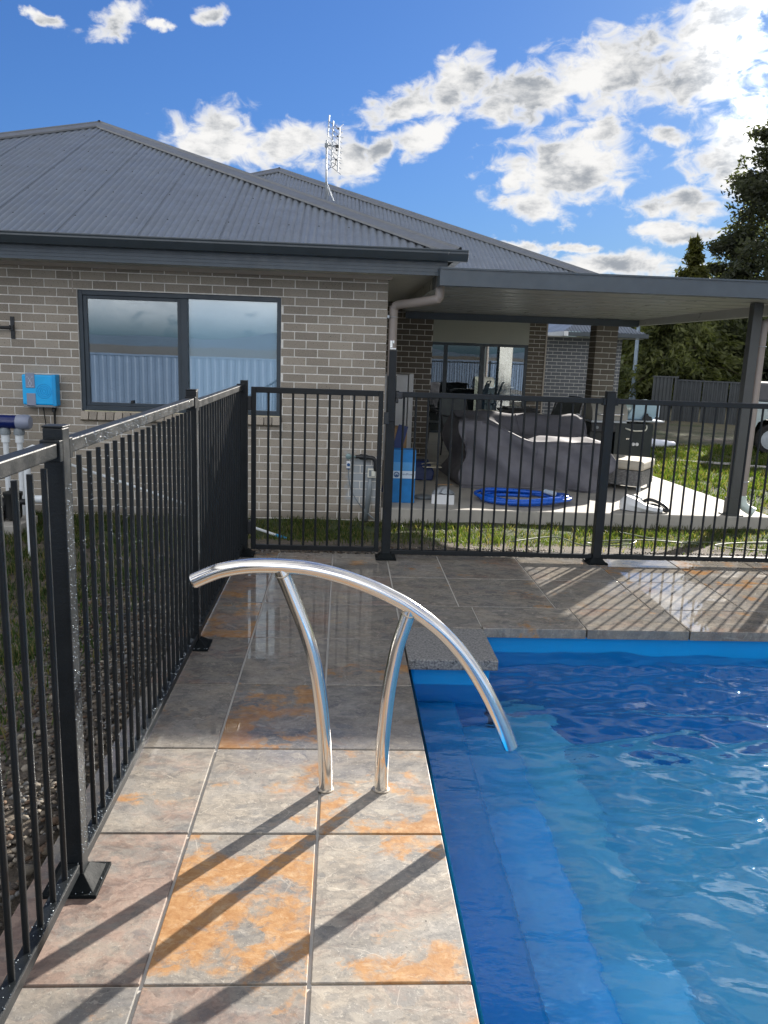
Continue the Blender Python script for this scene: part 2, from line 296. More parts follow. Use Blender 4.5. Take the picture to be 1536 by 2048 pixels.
def mat_ground():
    mt, gg, out = new('lawn and bare soil'); p = world_co(gg); s = gg.n('ShaderNodeSeparateXYZ', i={0: p})
    grass = gg.mix(gg.ramp(gg.noise(p, 3, 6, 0.7), 0.3, 0.7), (0.022, 0.040, 0.012), (0.085, 0.115, 0.030))
    grass = gg.mix(gg.ramp(gg.noise(p, 40, 4, 0.7), 0.35, 0.7), gg.mix(0.5, grass, (0.02, 0.026, 0.012)), grass)
    soil = gg.mix(gg.ramp(gg.noise(p, 18, 6, 0.7), 0.3, 0.7), (0.045, 0.036, 0.027), (0.15, 0.125, 0.095))
    f = gg.ramp(gg.math('ADD', gg.noise(p, 0.9, 6, 0.62), gg.ramp(s.outputs[1], 6.3, 7.4, -0.5, 0.06, False)), 0.42, 0.56)
    dry = gg.ramp(gg.math('ADD', gg.noise(p, 0.5, 4), gg.ramp(s.outputs[1], 15, 24, 0, 0.3, False)), 0.55, 0.75)
    grass = gg.mix(gg.math('MULTIPLY', dry, 0.7), grass, (0.17, 0.145, 0.095))
    c = gg.mix(f, soil, grass)
    bsdf(gg, out, **{'Base Color': c, 'Roughness': 0.95, 'Normal': bump(gg, gg.math('ADD', gg.noise(p, 60, 5, 0.7), gg.noise(p, 9, 4)), 0.8, 0.03)}); return mt
M['ground'] = mat_ground()

def mat_concrete(name, c1, c2):
    mt, gg, out = new(name); p = world_co(gg)
    c = gg.mix(gg.ramp(gg.noise(p, 2.2, 7, 0.65), 0.3, 0.7), c1, c2)
    c = gg.mix(gg.ramp(gg.noise(p, 55, 3, 0.7), 0.62, 0.74), c, [x*0.7 for x in c1])
    bsdf(gg, out, **{'Base Color': c, 'Roughness': 0.8, 'Normal': bump(gg, gg.noise(p, 70, 4), 0.25, 0.003)}); return mt
M['concrete'] = mat_concrete('slab concrete', (0.33, 0.315, 0.285), (0.44, 0.42, 0.375))
M['grout'] = mat_concrete('tile grout', (0.40, 0.385, 0.35), (0.52, 0.50, 0.46))

def mat_attr(name, rough=0.7, spec=0.3, transl=0.0, bscale=0):
    mt, gg, out = new(name); c = gg.n('ShaderNodeVertexColor', layer_name='Col').outputs[0]
    b = gg.n('ShaderNodeBsdfPrincipled', i={'Base Color': c, 'Roughness': rough, 'Specular IOR Level': spec})
    if transl:
        t = gg.n('ShaderNodeBsdfTranslucent', i={0: gg.mix(1.0, c, (1.5, 1.6, 0.7), 'MULTIPLY')}); mx = gg.n('ShaderNodeMixShader', i={0: transl})
        gg.nt.links.new(b.outputs[0], mx.inputs[1]); gg.nt.links.new(t.outputs[0], mx.inputs[2]); gg.nt.links.new(mx.outputs[0], out.inputs[0])
    else: gg.nt.links.new(b.outputs[0], out.inputs[0])
    return mt
M['pebble'] = mat_attr('river pebbles', 0.7, 0.15)
M['grass'] = mat_attr('grass blades', 0.55, 0.3, 0.45)
M['leaf'] = mat_attr('leaves', 0.55, 0.3, 0.42)

def mat_pool(name, c):
    mt, gg, out = new(name); p = world_co(gg)
    cc = gg.mix(gg.ramp(gg.noise(p, 2.5, 4), 0.3, 0.7), [x*0.93 for x in c], [x*1.06 for x in c])
    cc = gg.mix(gg.ramp(gg.noise(p, 160, 2), 0.66, 0.72, 0, 0.25), cc, [min(1, x*1.7) for x in c])
    bsdf(gg, out, **{'Base Color': cc, 'Roughness': 0.3}); return mt
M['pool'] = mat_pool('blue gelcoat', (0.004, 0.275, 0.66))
M['pool_mid_scatter'] = mat_pool('scatter-paled mid gelcoat', (0.05, 0.45, 0.88))  # paler than the shell: light scattered by the water painted into the colour
M['pool_floor'] = mat_pool('scatter-paled floor gelcoat', (0.125, 0.64, 0.95))  # palest blue, scattered light of the deepest water put into the colour

def mat_water():
    mt, gg, out = new('pool water'); p = world_co(gg)
    h = gg.noise(gg.vm('MULTIPLY', p, (1, 1.8, 1)), 17, 3, 0.5)
    nb = bump(gg, h, 0.10, 0.02)
    gl = gg.n('ShaderNodeBsdfGlass', i={'Color': (0.95, 0.995, 1.0), 'Roughness': 0.012, 'IOR': 1.43, 'Normal': nb})
    gg.nt.links.new(gl.outputs[0], out.inputs[0]); return mt
M['water'] = mat_water()
def mat_drop():
    mt, gg, out = new('water droplets')
    bsdf(gg, out, **{'Base Color': (0.55, 0.6, 0.62), 'Roughness': 0.06, 'Metallic': 0.85}); return mt
M['drop'] = mat_drop()

# ------------------------------------------------------------------ mesh helpers
class MB:
    def __init__(s): s.v = []; s.f = []
    def add(s, vs, fs):
        o = len(s.v); s.v += [tuple(map(float, v)) for v in vs]; s.f += [tuple(o+i for i in f) for f in fs]; return s
    def box(s, x0, x1, y0, y1, z0, z1):
        return s.add([(x0, y0, z0), (x1, y0, z0), (x1, y1, z0), (x0, y1, z0), (x0, y0, z1), (x1, y0, z1), (x1, y1, z1), (x0, y1, z1)],
                     [(0, 3, 2, 1), (4, 5, 6, 7), (0, 1, 5, 4), (1, 2, 6, 5), (2, 3, 7, 6), (3, 0, 4, 7)])
    def obox(s, c, size, rz=0, rx=0, ry=0):
        mt = Matrix.Translation(c) @ Matrix.Rotation(rz, 4, 'Z') @ Matrix.Rotation(ry, 4, 'Y') @ Matrix.Rotation(rx, 4, 'X')
        b = MB().box(-size[0]/2, size[0]/2, -size[1]/2, size[1]/2, -size[2]/2, size[2]/2)
        return s.add([mt @ Vector(v) for v in b.v], b.f)
    def tube(s, path, r, n=10, caps=True, closed=False):
        P = [Vector(p) for p in path]; rs = r if hasattr(r, '__len__') else [r]*len(P)
        rings = []; prev = None
        for i, p in enumerate(P):
            a = P[i-1] if i else (P[-1] if closed else P[0]); b = P[i+1] if i+1 < len(P) else (P[0] if closed else P[-1])
            t = (b-a).normalized()
            if prev is None:
                q = Vector((0, 0, 1)) if abs(t.z) < 0.9 else Vector((0, 1, 0))
                nrm = t.cross(q).normalized()
            else: nrm = (prev - t*prev.dot(t)).normalized()
            prev = nrm; bn = t.cross(nrm)
            rings.append([p + rs[i]*(math.cos(2*math.pi*k/n)*nrm + math.sin(2*math.pi*k/n)*bn) for k in range(n)])
        vs = [v for rg in rings for v in rg]; fs = []
        L = len(P)
        for i in range(L if closed else L-1):
            j = (i+1) % L
            for k in range(n): fs.append((i*n+k, i*n+(k+1) % n, j*n+(k+1) % n, j*n+k))
        if caps and not closed: fs += [tuple(range(n-1, -1, -1)), tuple((L-1)*n+k for k in range(n))]
        return s.add(vs, fs)
    def lathe(s, prof, c=(0, 0, 0), n=16, axis='Z'):
        vs = []; fs = []
        for r, z in prof:
            for k in range(n):
                a = 2*math.pi*k/n; x, y = r*math.cos(a), r*math.sin(a)
                v = (x, y, z) if axis == 'Z' else ((x, z, y) if axis == 'Y' else (z, x, y))
                vs.append((c[0]+v[0], c[1]+v[1], c[2]+v[2]))
        for i in range(len(prof)-1):
            for k in range(n): fs.append((i*n+k, i*n+(k+1) % n, (i+1)*n+(k+1) % n, (i+1)*n+k))
        fs += [tuple(range(n-1, -1, -1)), tuple((len(prof)-1)*n+k for k in range(n))]
        return s.add(vs, fs)
    def prism(s, poly, a, b, axis='X'):
        """poly in the plane across the axis, extruded from a to b"""
        def P(p, t): return {'X': (t, p[0], p[1]), 'Y': (p[0], t, p[1]), 'Z': (p[0], p[1], t)}[axis]
        n = len(poly); vs = [P(p, a) for p in poly] + [P(p, b) for p in poly]
        fs = [tuple(range(n)), tuple(range(2*n-1, n-1, -1))] + [(i, n+i, n+(i+1) % n, (i+1) % n) for i in range(n)]
        return s.add(vs, fs)
    def quad(s, *p): return s.add(p, [tuple(range(len(p)))])
    def mesh(s, name, off=(0, 0, 0), smooth=False, angle=None):
        me = bpy.data.meshes.new(name)
        me.from_pydata([(v[0]-off[0], v[1]-off[1], v[2]-off[2]) for v in s.v], [], s.f); me.update()
        if smooth: me.shade_smooth()
        return me
BASE = {}
def tag(o, label=None, cat=None, group=None, kind=None):
    if label: o['label'] = label
    if cat: o['category'] = cat
    if group: o['group'] = group
    if kind: o['kind'] = kind
    return o
def thing(name, label, cat, base=(0, 0, 0), group=None):
    o = bpy.data.objects.new(name, None); C.objects.link(o); o.location = base; o.empty_display_size = 0.1
    BASE[o] = Vector(base); return tag(o, label, cat, group)
def link(name, me, parent=None, at=None):
    o = bpy.data.objects.new(name, me); C.objects.link(o)
    pb = Vector((0, 0, 0))
    if parent is not None: o.parent = parent; pb = BASE[parent]
    at = pb if at is None else Vector(at)
    o.location = at - pb; BASE[o] = at; return o
def fix_normals(me):
    import bmesh
    bm = bmesh.new(); bm.from_mesh(me); bmesh.ops.recalc_face_normals(bm, faces=bm.faces); bm.to_mesh(me); bm.free()
def part(name, mb, mat, parent=None, label=None, kind=None, smooth=False, bevel=0, seg=2, at=None, auto=None):
    off = BASE[parent] if (parent is not None and at is None) else (at or (0, 0, 0))
    me = mb.mesh(name, off); fix_normals(me)
    if smooth:
        me.shade_smooth()
        if auto: me.set_sharp_from_angle(angle=R(auto))
    me.materials.append(mat if not isinstance(mat, str) else M[mat])
    o = link(name, me, parent, off)
    if bevel:
        b = o.modifiers.new('bevel', 'BEVEL'); b.width = bevel; b.segments = seg; b.limit_method = 'ANGLE'; b.harden_normals = False
    if label: o['label'] = label
    if kind: o['kind'] = kind
    return o
def single(name, mb, mat, label, cat, base=(0, 0, 0), group=None, **k):
    o = part(name, mb, mat, None, at=base, **k); return tag(o, label, cat, group)
def struct(name, mb, mat, **k): return part(name, mb, mat, None, kind='structure', **k)
def copies(name, me, parent, spots, rz=0):
    """alike parts sharing one mesh"""
    for p in spots:
        o = link(name, me, parent, p)
        if rz: o.rotation_euler.z = rz
def colmesh(name, vs, fs, cols, mat, smooth=False):
    me = bpy.data.meshes.new(name); me.from_pydata(vs, [], fs); me.update()
    ca = me.color_attributes.new('Col', 'FLOAT_COLOR', 'POINT')
    a = np.ones((len(vs), 4), np.float32); a[:, :3] = cols; ca.data.foreach_set('color', a.ravel())
    if smooth: me.shade_smooth()
    me.materials.append(mat); return me
def arc(c, r, a0, a1, n, plane='XY', ry=None):
    out = []
    for i in range(n+1):
        a = a0+(a1-a0)*i/n; u, v = r*math.cos(a), (ry or r)*math.sin(a)
        out.append({'XY': (c[0]+u, c[1]+v, c[2]), 'XZ': (c[0]+u, c[1], c[2]+v), 'YZ': (c[0], c[1]+u, c[2]+v)}[plane])
    return out
def smooth_path(P, n=6):
    P = [Vector(p) for p in P]; out = []
    for i in range(len(P)-1):
        a = P[max(i-1, 0)]; b = P[i]; c = P[i+1]; d = P[min(i+2, len(P)-1)]
        for k in range(n):
            t = k/n
            out.append(0.5*((2*b)+(c-a)*t+(2*a-5*b+4*c-d)*t*t+(3*b-a-3*c+d)*t**3))
    return out+[P[-1]]

# ------------------------------------------------------------------ ground, deck
ZG = -0.31
def ground_z(x, y):
    if y < 5.83 and x > -0.9: return -0.10
    t = min(1, max(0, (y-5.8)/2.2)); t2 = min(1, max(0, (-0.85-x)/1.6))
    k = max(t, t2); k = k*k*(3-2*k)
    return -0.075*(1-k) + ZG*k
gx = sorted(set(list(np.arange(-6, 8.01, 0.16)) + [-400, -150, -60, -25, -12, -8, 10, 14, 20, 30, 60, 150, 400]))
gy = sorted(set(list(np.arange(-3, 16.01, 0.16)) + [-400, -150, -60, -25, -12, -7, -4.5, 18, 22, 30, 45, 80, 160, 400]))
import bisect
mb = MB(); nx = len(gx)
for y in gy:
    for x in gx:
        mb.v.append((float(x), float(y), ground_z(x, y) + (0.018*math.sin(x*3.1+1.3*math.sin(y*2.2))*math.sin(y*2.7+x) if (y > 6.2 or x < -1.4) and y < 16 else 0)))
for j in range(len(gy)-1):
    for i in range(nx-1):
        xm, ym = (gx[i]+gx[i+1])/2, (gy[j]+gy[j+1])/2
        if -0.75 < xm < 7.6 and -1.9 < ym < 5.7: continue      # the deck and the pool stand here
        a = j*nx+i; mb.f.append((a, a+1, a+nx+1, a+nx))
struct('lawn', mb, 'ground', smooth=True)

PX0, PX1, PY0, PY1 = 0.355, 6.6, -1.75, 4.195      # pool opening
DX0, DX1, DY0, DY1 = -0.853, 7.7, -2.0, 5.80       # paved area
deck = struct('pool_deck', MB().box(DX0+.004, PX0-.012, DY0+.004, DY1-.004, -0.34, -0.007).box(PX0-.012, DX1-.004, PY1+.055, DY1-.004, -0.34, -0.007)
              .box(PX1+.012, DX1-.004, DY0+.004, PY1+.055, -0.34, -0.007).box(PX0-.012, PX1+.012, DY0+.004, PY0-.012, -0.34, -0.007), 'grout')
GAP = 0.0045
def tile(x0, x1, y0, y1, rgb, zt=0.0, th=0.03, mat='tile'):
    mbt = MB().box(x0+GAP, x1-GAP, y0+GAP, y1-GAP, -th, zt)
    c = ((x0+x1)/2, (y0+y1)/2, 0)
    o = part('tile', mbt, mat, deck, at=c, bevel=0.0025)
    o.color = (*rgb, 1); return o
XA, XB, XC = -0.4503, -0.0473, PX0
ROWS = [-2.0, -1.37, -0.765, -0.16, 0.445, 1.05, 1.6547, 2.2643, 2.8076, 3.406, 4.0, 4.5829, 5.19, DY1]
TR = random.Random(21)
# (orange, red, tone) of the slabs the photo shows, by (column, row)
SPEC = {(1, 6): (0.50, 0.0, 0.62), (0, 6): (0.0, 0.72, 0.46), (2, 6): (0.20, 0.06, 0.72), (0, 5): (0.0, 0.05, 0.40), (1, 5): (0.1, 0.5, 0.42), (2, 5): (0.12, 0.2, 0.72),
        (0, 7): (0.0, 0.15, 0.66), (1, 7): (0.05, 0.0, 0.74), (2, 7): (0.36, 0.0, 0.76), (1, 8): (0.40, 0.2, 0.45), (0, 8): (0.0, 0.2, 0.55), (2, 8): (0.0, 0.0, 0.42),
        (0, 9): (0.0, 0.5, 0.35), (1, 9): (0.05, 0.0, 0.5), (2, 9): (0.05, 0.1, 0.5), (0, 10): (0.52, 0.3, 0.5), (1, 10): (0.0, 0.5, 0.45), (2, 10): (0.1, 0.05, 0.5)}
cols_ = [DX0, XA, XB, XC]
for j in range(len(ROWS)-1):
    for i in range(3):
        rgb = SPEC.get((i, j), (max(0, TR.uniform(-0.2, 0.4)), max(0, TR.uniform(-0.2, 0.5)), TR.uniform(0.35, 0.62)))
        y1 = ROWS[j+1]
        tile(cols_[i], cols_[i+1], ROWS[j], y1, rgb, TR.uniform(-0.0006, 0.0006), 0.055 if i == 2 and j < 10 else 0.03)
def run(x0, x1, xs0, y0, y1, th=0.03, warm=0.0):
    x = xs0
    xs = [x0]
    while x < x1-0.05:
        if x > x0+0.05: xs.append(x)
        x += 0.6
    xs.append(x1)
    for a, b in zip(xs[:-1], xs[1:]):
        tile(a, b, y0, y1, (max(0, TR.uniform(-0.4, 0.12))+(0.22 if 2.3 < a < 3.4 else 0), max(0, TR.uniform(-0.3, 0.3)), TR.uniform(0.5, 0.85)), TR.uniform(-0.0006, 0.0006), th)
run(XC, DX1, 0.818, PY1, 4.5829, 0.055); run(XC, DX1, 0.74, 4.5829, 5.19); run(XC, DX1, 0.74, 5.19, DY1)
for j in range(len(ROWS)-4):
    tile(PX1, DX1, ROWS[j], min(ROWS[j+1], PY1), (0.1, 0.1, 0.6), 0, 0.055)
# granite corner slab over the pool
o = part('corner_slab', MB().box(XC+GAP, 0.818, 3.722, PY1-GAP, -0.055, 0.0005), 'granite', deck, at=(0.58, 3.95, 0), bevel=0.006, seg=3, label='speckled grey granite slab in the inner corner of the deck')

# ------------------------------------------------------------------ pool
WZ = -0.155
sx0, sx1, sy0, sy1 = PX0+0.02, PX1-0.02, PY0+0.02, PY1+0.045
shell = MB()
zb = -1.55
shell.quad((sx0, sy0, -0.056), (sx0, sy1, -0.056), (sx0, sy1, zb), (sx0, sy0, zb))
shell.quad((sx1, sy0, -0.056), (sx1, sy0, zb), (sx1, sy1, zb), (sx1, sy1, -0.056))
shell.quad((sx0, sy1, -0.056), (sx1, sy1, -0.056), (sx1, sy1, zb), (sx0, sy1, zb))
shell.quad((sx0, sy0, -0.056), (sx0, sy0, zb), (sx1, sy0, zb), (sx1, sy0, -0.056))
pool = struct('pool', shell, 'pool')
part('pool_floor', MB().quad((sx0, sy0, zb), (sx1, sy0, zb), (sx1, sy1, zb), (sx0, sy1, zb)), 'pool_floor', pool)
part('corner_block', MB().box(sx0+.002, 0.79, 3.775, sy1-.002, zb+.004, -0.0565), 'pool', pool, bevel=0.02)
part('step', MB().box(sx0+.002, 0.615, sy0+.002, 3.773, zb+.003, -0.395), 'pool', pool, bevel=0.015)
part('step', MB().box(0.616, 0.905, sy0+.003, 3.773, zb+.003, -0.72), 'pool_mid_scatter', pool, bevel=0.015)
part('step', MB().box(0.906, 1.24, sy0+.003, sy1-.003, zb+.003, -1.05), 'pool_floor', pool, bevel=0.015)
# rippled water surface
wr = np.random.RandomState(5)
xs = np.arange(sx0+.001, 4.4, 0.016); ys = np.arange(-0.2, sy1, 0.016)
xs = np.concatenate([xs, [5.4, sx1-.001]]); ys = np.concatenate([[sy0+.001, -1.0], ys, [sy1-.001]])
X, Y = np.meshgrid(xs, ys); Z = np.zeros_like(X)
for k in range(70):
    wl = 0.06*(9.0**wr.rand()); th = wr.normal(1.5, 0.42); a = 0.0052*wl**1.0*wr.uniform(0.6, 1.3)/0.3
    ph = wr.rand()*6.28; kx, ky = 2*np.pi/wl*np.cos(th), 2*np.pi/wl*np.sin(th)
    Z += a*np.sin(kx*X+ky*Y+ph+0.9*np.sin(1.7*X+2.3*Y+k))
calm = np.clip((X-0.50)/1.0, 0.10, 1.0); Z *= calm*0.36
Z += WZ
idx = np.arange(X.size).reshape(X.shape)
f = np.stack([idx[:-1, :-1], idx[:-1, 1:], idx[1:, 1:], idx[1:, :-1]], -1).reshape(-1, 4)
me = bpy.data.meshes.new('water'); me.from_pydata(np.stack([X, Y, Z], -1).reshape(-1, 3).tolist(), [], f.tolist()); me.update(); me.shade_smooth(); me.materials.append(M['water'])
wat = tag(link('water', me), kind='structure'); wat.cycles.is_caustics_caster = True
for o in [pool]+list(pool.children):
    if o.name != 'step': o.cycles.is_caustics_receiver = True

# ------------------------------------------------------------------ brick house
HY, HX, ZT = 8.4188, 0.4400, 2.2765        # front wall plane, its right corner, top course line
HL = -8.0
house = thing('brick_house', 'grey brick house with dark corrugated hip roofs behind the pool fence', 'house', (-3.0, HY, ZG))
BW, BH, CX, CZ = 0.230, 0.076, 0.240, 0.086
WX0, WX1, WZ0, WZ1 = -2.715, -0.655, 0.795, 2.012      # window opening
wall = MB()
def wallquad(mbx, x0, x1, z0, z1, y, th=0.10): mbx.box(x0, x1, y, y+th, z0, z1)
for a in ((HL, WX0, ZG-.1, 2.30), (WX1, HX-.004, ZG-.1, 2.30), (WX0, WX1, ZG-.1, WZ0-.03), (WX0, WX1, WZ1, 2.30)): wallquad(wall, *a, HY+.004)
wall.box(HX-.104, HX-.004, HY+.108, 12.85, ZG-.1, 2.30)
wall_o = part('wall', wall, 'mortar', house)
def brick_mesh(w, d=0.03, mat='brick'):
    me = MB().box(-w/2, w/2, 0, d, -BH/2, BH/2).mesh('brick'); fix_normals(me); me.materials.append(M[mat]); return me
spots = []           # (x centre, z centre, width)
for k in range(0, 31):
    zc = ZT-(k+0.5)*CZ
    odd = (k % 2 == 1)
    x = HX; first = True
    while x > HL:
        w = BW if not (first and not odd) else 0.110
        x0, x1 = x-w, x; x = x0-0.010; first = False
        for (a, b) in ((x0, x1),):
            segs = [(a, b)]
            if WZ0-.06 < zc < WZ1+0.02:
                segs = [(a, min(b, WX0-.003)), (max(a, WX1+.003), b)] if b > WX0 and a < WX1 else [(a, b)]
            for p, q in segs:
                if q-p > 0.03: spots.append(((p+q)/2, zc, q-p))
vis = [s for s in spots if s[0] > -3.75]
vis.sort(key=lambda s: (s[1] < 0.62 and s[0] < -0.75, -s[1]))
near, rest = vis[:240], vis[240:]+[s for s in spots if s[0] <= -3.75]
cache = {}
for x, z, w in near:
    w = round(w, 3)
    if w not in cache: cache[w] = brick_mesh(w)
    o = link('brick', cache[w], wall_o, (x, HY-rnd.uniform(-0.0012, 0.0012), z))
mbs = MB()
for x, z, w in rest: mbs.box(x-w/2, x+w/2, HY, HY+.03, z-BH/2, z+BH/2)
# the long return wall beside the patio
for k in range(31):
    zc = ZT-(k+0.5)*CZ; y = HY+(0.0 if k % 2 else 0.12)+.001
    while y < 12.8:
        y2 = min(y+BW, 12.84)
        if y > HY+.05: mbs.box(HX-.028, HX+.001, y, y2, zc-BH/2, zc+BH/2)
        y += CX
part('brick', mbs, 'brick', wall_o, kind='stuff', label='remaining grey brown bricks low behind the fence and round the corner')
part('control_joint', MB().box(-2.758, -2.748, HY-.002, HY+.004, 1.98, ZT), 'mould', wall_o)
part('moulding', MB().box(HL, HX+.035, HY-.035, HY+.02, 2.225, 2.272), 'mould', house, bevel=0.006)

# window
win = part('window', MB().box(WX0, WX0+.045, HY+.025, HY+.10, WZ0, WZ1).box(WX1-.045, WX1, HY+.025, HY+.10, WZ0, WZ1)
           .box(WX0+.045, WX1-.045, HY+.025, HY+.10, WZ1-.05, WZ1).box(WX0+.045, WX1-.045, HY+.025, HY+.10, WZ0, WZ0+.05), 'frame', house, bevel=0.004)
part('mullion', MB().box(-1.682, -1.612, HY+.02, HY+.09, WZ0+.05, WZ1-.05), 'frame', win, bevel=0.004)
part('sash', MB().box(WX0+.0455, WX0+.085, HY+.04, HY+.08, WZ0+.051, WZ1-.051).box(-1.72, -1.683, HY+.04, HY+.08, WZ0+.051, WZ1-.051)
     .box(WX0+.085, -1.72, HY+.04, HY+.08, WZ1-.085, WZ1-.051).box(WX0+.085, -1.72, HY+.04, HY+.08, WZ0+.051, WZ0+.085), 'frame', win, bevel=0.003)
part('pane', MB().box(WX0+.083, -1.715, HY+.058, HY+.064, WZ0+.083, WZ1-.083), 'glass', win)
part('pane', MB().box(-1.613, WX1-.044, HY+.058, HY+.064, WZ0+.049, WZ1-.049), 'glass', win)
part('fly_screen', MB().box(WX0+.05, -1.69, HY+.07, HY+.073, WZ0+.05, WZ1-.05), 'screen', win)
part('blind', MB().box(-1.61, WX1-.046, HY+.072, HY+.076, WZ0+.05, WZ1-.05), 'blind', win)
part('catch', MB().obox((-2.20, HY+.035, WZ0+.10), (0.03, 0.012, 0.03)), 'black', win)
sb = MB().obox((0, 0, 0), (0.076, 0.16, 0.09), 0, R(-22)); sbm = sb.mesh('sill_brick'); fix_normals(sbm); sbm.materials.append(M['brick'])
copies('sill_brick', sbm, wall_o, [(WX0+.043+i*0.086, HY+.028, WZ0-.075) for i in range(24)])

# corrugated roofs
PIT = math.tan(R(24.4))
CORR = 0.076
def hip_sheet(xa, xb, xc, ye, half, zoff=0.0):
    """corrugated sheet of a hip end between xa and xb; apex at xc, eave line y=ye"""
    n = max(2, int(round((xb-xa)/CORR*8)))
    mbx = MB(); prev = None
    for i in range(n+1):
        x = xa+(xb-xa)*i/n
        run_ = half-abs(x-xc)
        if run_ < 0.005: prev = None; continue
        h = 0.027*abs(math.sin(math.pi*x/CORR))**0.65-0.014+zoff+(0.004 if i > n-5 else 0)
        y0, y1 = ye-0.05, ye+run_
        z0, z1 = EAVEZ-0.05*PIT+h, EAVEZ+run_*PIT+h
        mbx.v += [(x, y0, z0), (x, y1, z1)]
        k = len(mbx.v)
        if prev is not None: mbx.f.append((prev-2, k-2, k-1, prev-1))
        prev = k
    return mbx
EAVEZ = 2.455
def ridge_cap(p, q, w=0.15):
    """rolled capping along p -> q"""
    p, q = Vector(p), Vector(q); t = (q-p).normalized(); side = t.cross(Vector((0, 0, 1))).normalized(); up = side.cross(t)
    prof = []
    for u, v in ((-w, -0.052), (-w+.004, -0.030), (-0.05, 0.012), (-0.026, 0.014), (-0.018, 0.030), (0, 0.038), (0.018, 0.030), (0.026, 0.014), (0.05, 0.012), (w-.004, -0.030), (w, -0.052)): prof.append((u, v))
    mbx = MB(); n = len(prof)
    for base in (p, q):
        for u, v in prof: mbx.v.append(tuple(base+side*u+up*(v+.022)))
    for i in range(n-1): mbx.f.append((i, i+1, n+i+1, n+i))
    return mbx
def roof_end(name, xc, ye, half, parent, label):
    rf = part(name, MB().prism([(xc-half+.15, EAVEZ-.06), (xc+half-.15, EAVEZ-.06), (xc, EAVEZ+half*PIT-.16)], ye+half+.6, ye+half+.9, 'Y'), 'inside', parent, label=label)
    x = xc+half
    while x > xc-half:
        a = max(x-0.762, xc-half)
        s = hip_sheet(a, x, xc, ye, half)
        if len(s.f): part('roof_sheet', s, 'roof', rf, smooth=True)
        x = a
    apex = (xc, ye+half, EAVEZ+half*PIT)
    part('ridge_cap', ridge_cap((xc+half+.02, ye-.02, EAVEZ), apex), 'cap', rf); part('ridge_cap', ridge_cap(apex, (xc-half, ye, EAVEZ)), 'cap', rf)
    L = 7.0
    part('ridge_cap', ridge_cap((xc, ye+half-.05, apex[2]), (xc, ye+half+L, apex[2])), 'cap', rf)
    for s in (1, -1):     # the long side slopes, out of sight from the pool
        part('roof_sheet', MB().quad((xc+s*half, ye, EAVEZ), (xc, ye+half, apex[2]), (xc, ye+half+L, apex[2]), (xc+s*half, ye+half+L, EAVEZ)), 'roof', rf)
    scr = MB()
    d = 0.03; row = 0
    while d < half-0.15:
        x = xc-half+d+0.1; i = 0
        while x < xc+half-d-0.08:
            if i % (2 if row == 0 else 4) == (row % 2):
                xx = math.floor(x/CORR)*CORR+CORR/4
                scr.lathe([(0.007, 0), (0.0065, 0.006), (0.003, 0.008)], (xx, ye+d, EAVEZ+d*PIT+.009), 6)
            x += CORR; i += 1
        d += 0.84 if row else 0.55; row += 1
    part('screw', scr, 'black', rf, kind='stuff')
    return rf
FX, FYE, FH = -3.62, 7.90, 4.68           # front wing: apex x, eave line, half width
roof_end('roof', FX, FYE, FH, house, 'nearer hip roof of corrugated blue grey steel')
RX, RYE, RH = -1.52, 12.35, 6.32
roof_end('roof', RX, RYE, RH, house, 'farther and taller hip roof of corrugated steel')
# gutters, fascias, soffits
def gutter_prof(y, s=-1):    # quad gutter section (y, z); s = outward
    return [(y, 2.475), (y+s*.012, 2.482), (y+s*.115, 2.476), (y+s*.120, 2.466), (y+s*.112, 2.452), (y+s*.118, 2.438), (y+s*.085, 2.392), (y+s*.07, 2.372), (y, 2.372)]
ex = FX+FH      # right eave
part('gutter', MB().prism(gutter_prof(FYE), -8.9, ex+.10, 'X'), 'gutter', house, bevel=0.003)
gp = [(p[0], p[1]) for p in gutter_prof(ex-.03, 1)]
part('gutter', MB().prism(gp, FYE+.002, RYE+.3, 'Y'), 'gutter', house)
part('gutter', MB().prism(gutter_prof(RYE), ex+.1, RX+RH+.1, 'X'), 'gutter', house)
fas = MB()
FB = 2.243
zz = [FB, FB+.028, FB+.032, FB+.060, FB+.064, FB+.092, FB+.096, 2.42]
for a, b, dy in ((zz[0], zz[1], 0), (zz[1], zz[2], .006), (zz[2], zz[3], 0), (zz[3], zz[4], .006), (zz[4], zz[5], 0), (zz[5], zz[6], .006), (zz[6], zz[7], 0)):
    fas.box(-8.8, ex-.08, FYE+.02+dy, FYE+.045, a, b)
part('fascia', fas, 'fascia', house)
part('fascia', MB().box(ex-.105, ex-.08, FYE+.046, RYE+.3, FB, 2.42), 'gutter', house)
part('fascia', MB().box(ex-.06, RX+RH-.06, RYE+.02, RYE+.045, FB+.05, 2.42), 'fascia', house)
part('soffit', MB().box(-8.8, ex-.108, FYE+.047, HY-.036, 2.262, 2.27), 'soffit', house)
part('soffit', MB().box(HX+.037, ex-.108, HY-.034, RYE+.3, 2.262, 2.27), 'soffit', house)
# downpipe at the corner
part('downpipe', MB().tube(smooth_path([(0.935, 8.08, 2.40), (0.935, 8.08, 2.10), (0.925, 8.085, 2.045), (0.90, 8.10, 2.03), (0.70, 8.28, 2.000), (0.56, 8.43, 1.985), (0.515, 8.46, 1.96), (0.505, 8.468, 1.89), (0.505, 8.468, 1.2), (0.505, 8.468, -0.16)], 5), 0.046, 14), 'pipe', house, smooth=True, auto=50)
part('pipe_clip', MB().tube(arc((0.505, 8.468, 1.86), 0.049, 0, 6.28, 16), 0.004, 6).obox((0.45, 8.41, 1.86), (.02, .02, .03)), 'galv', house)

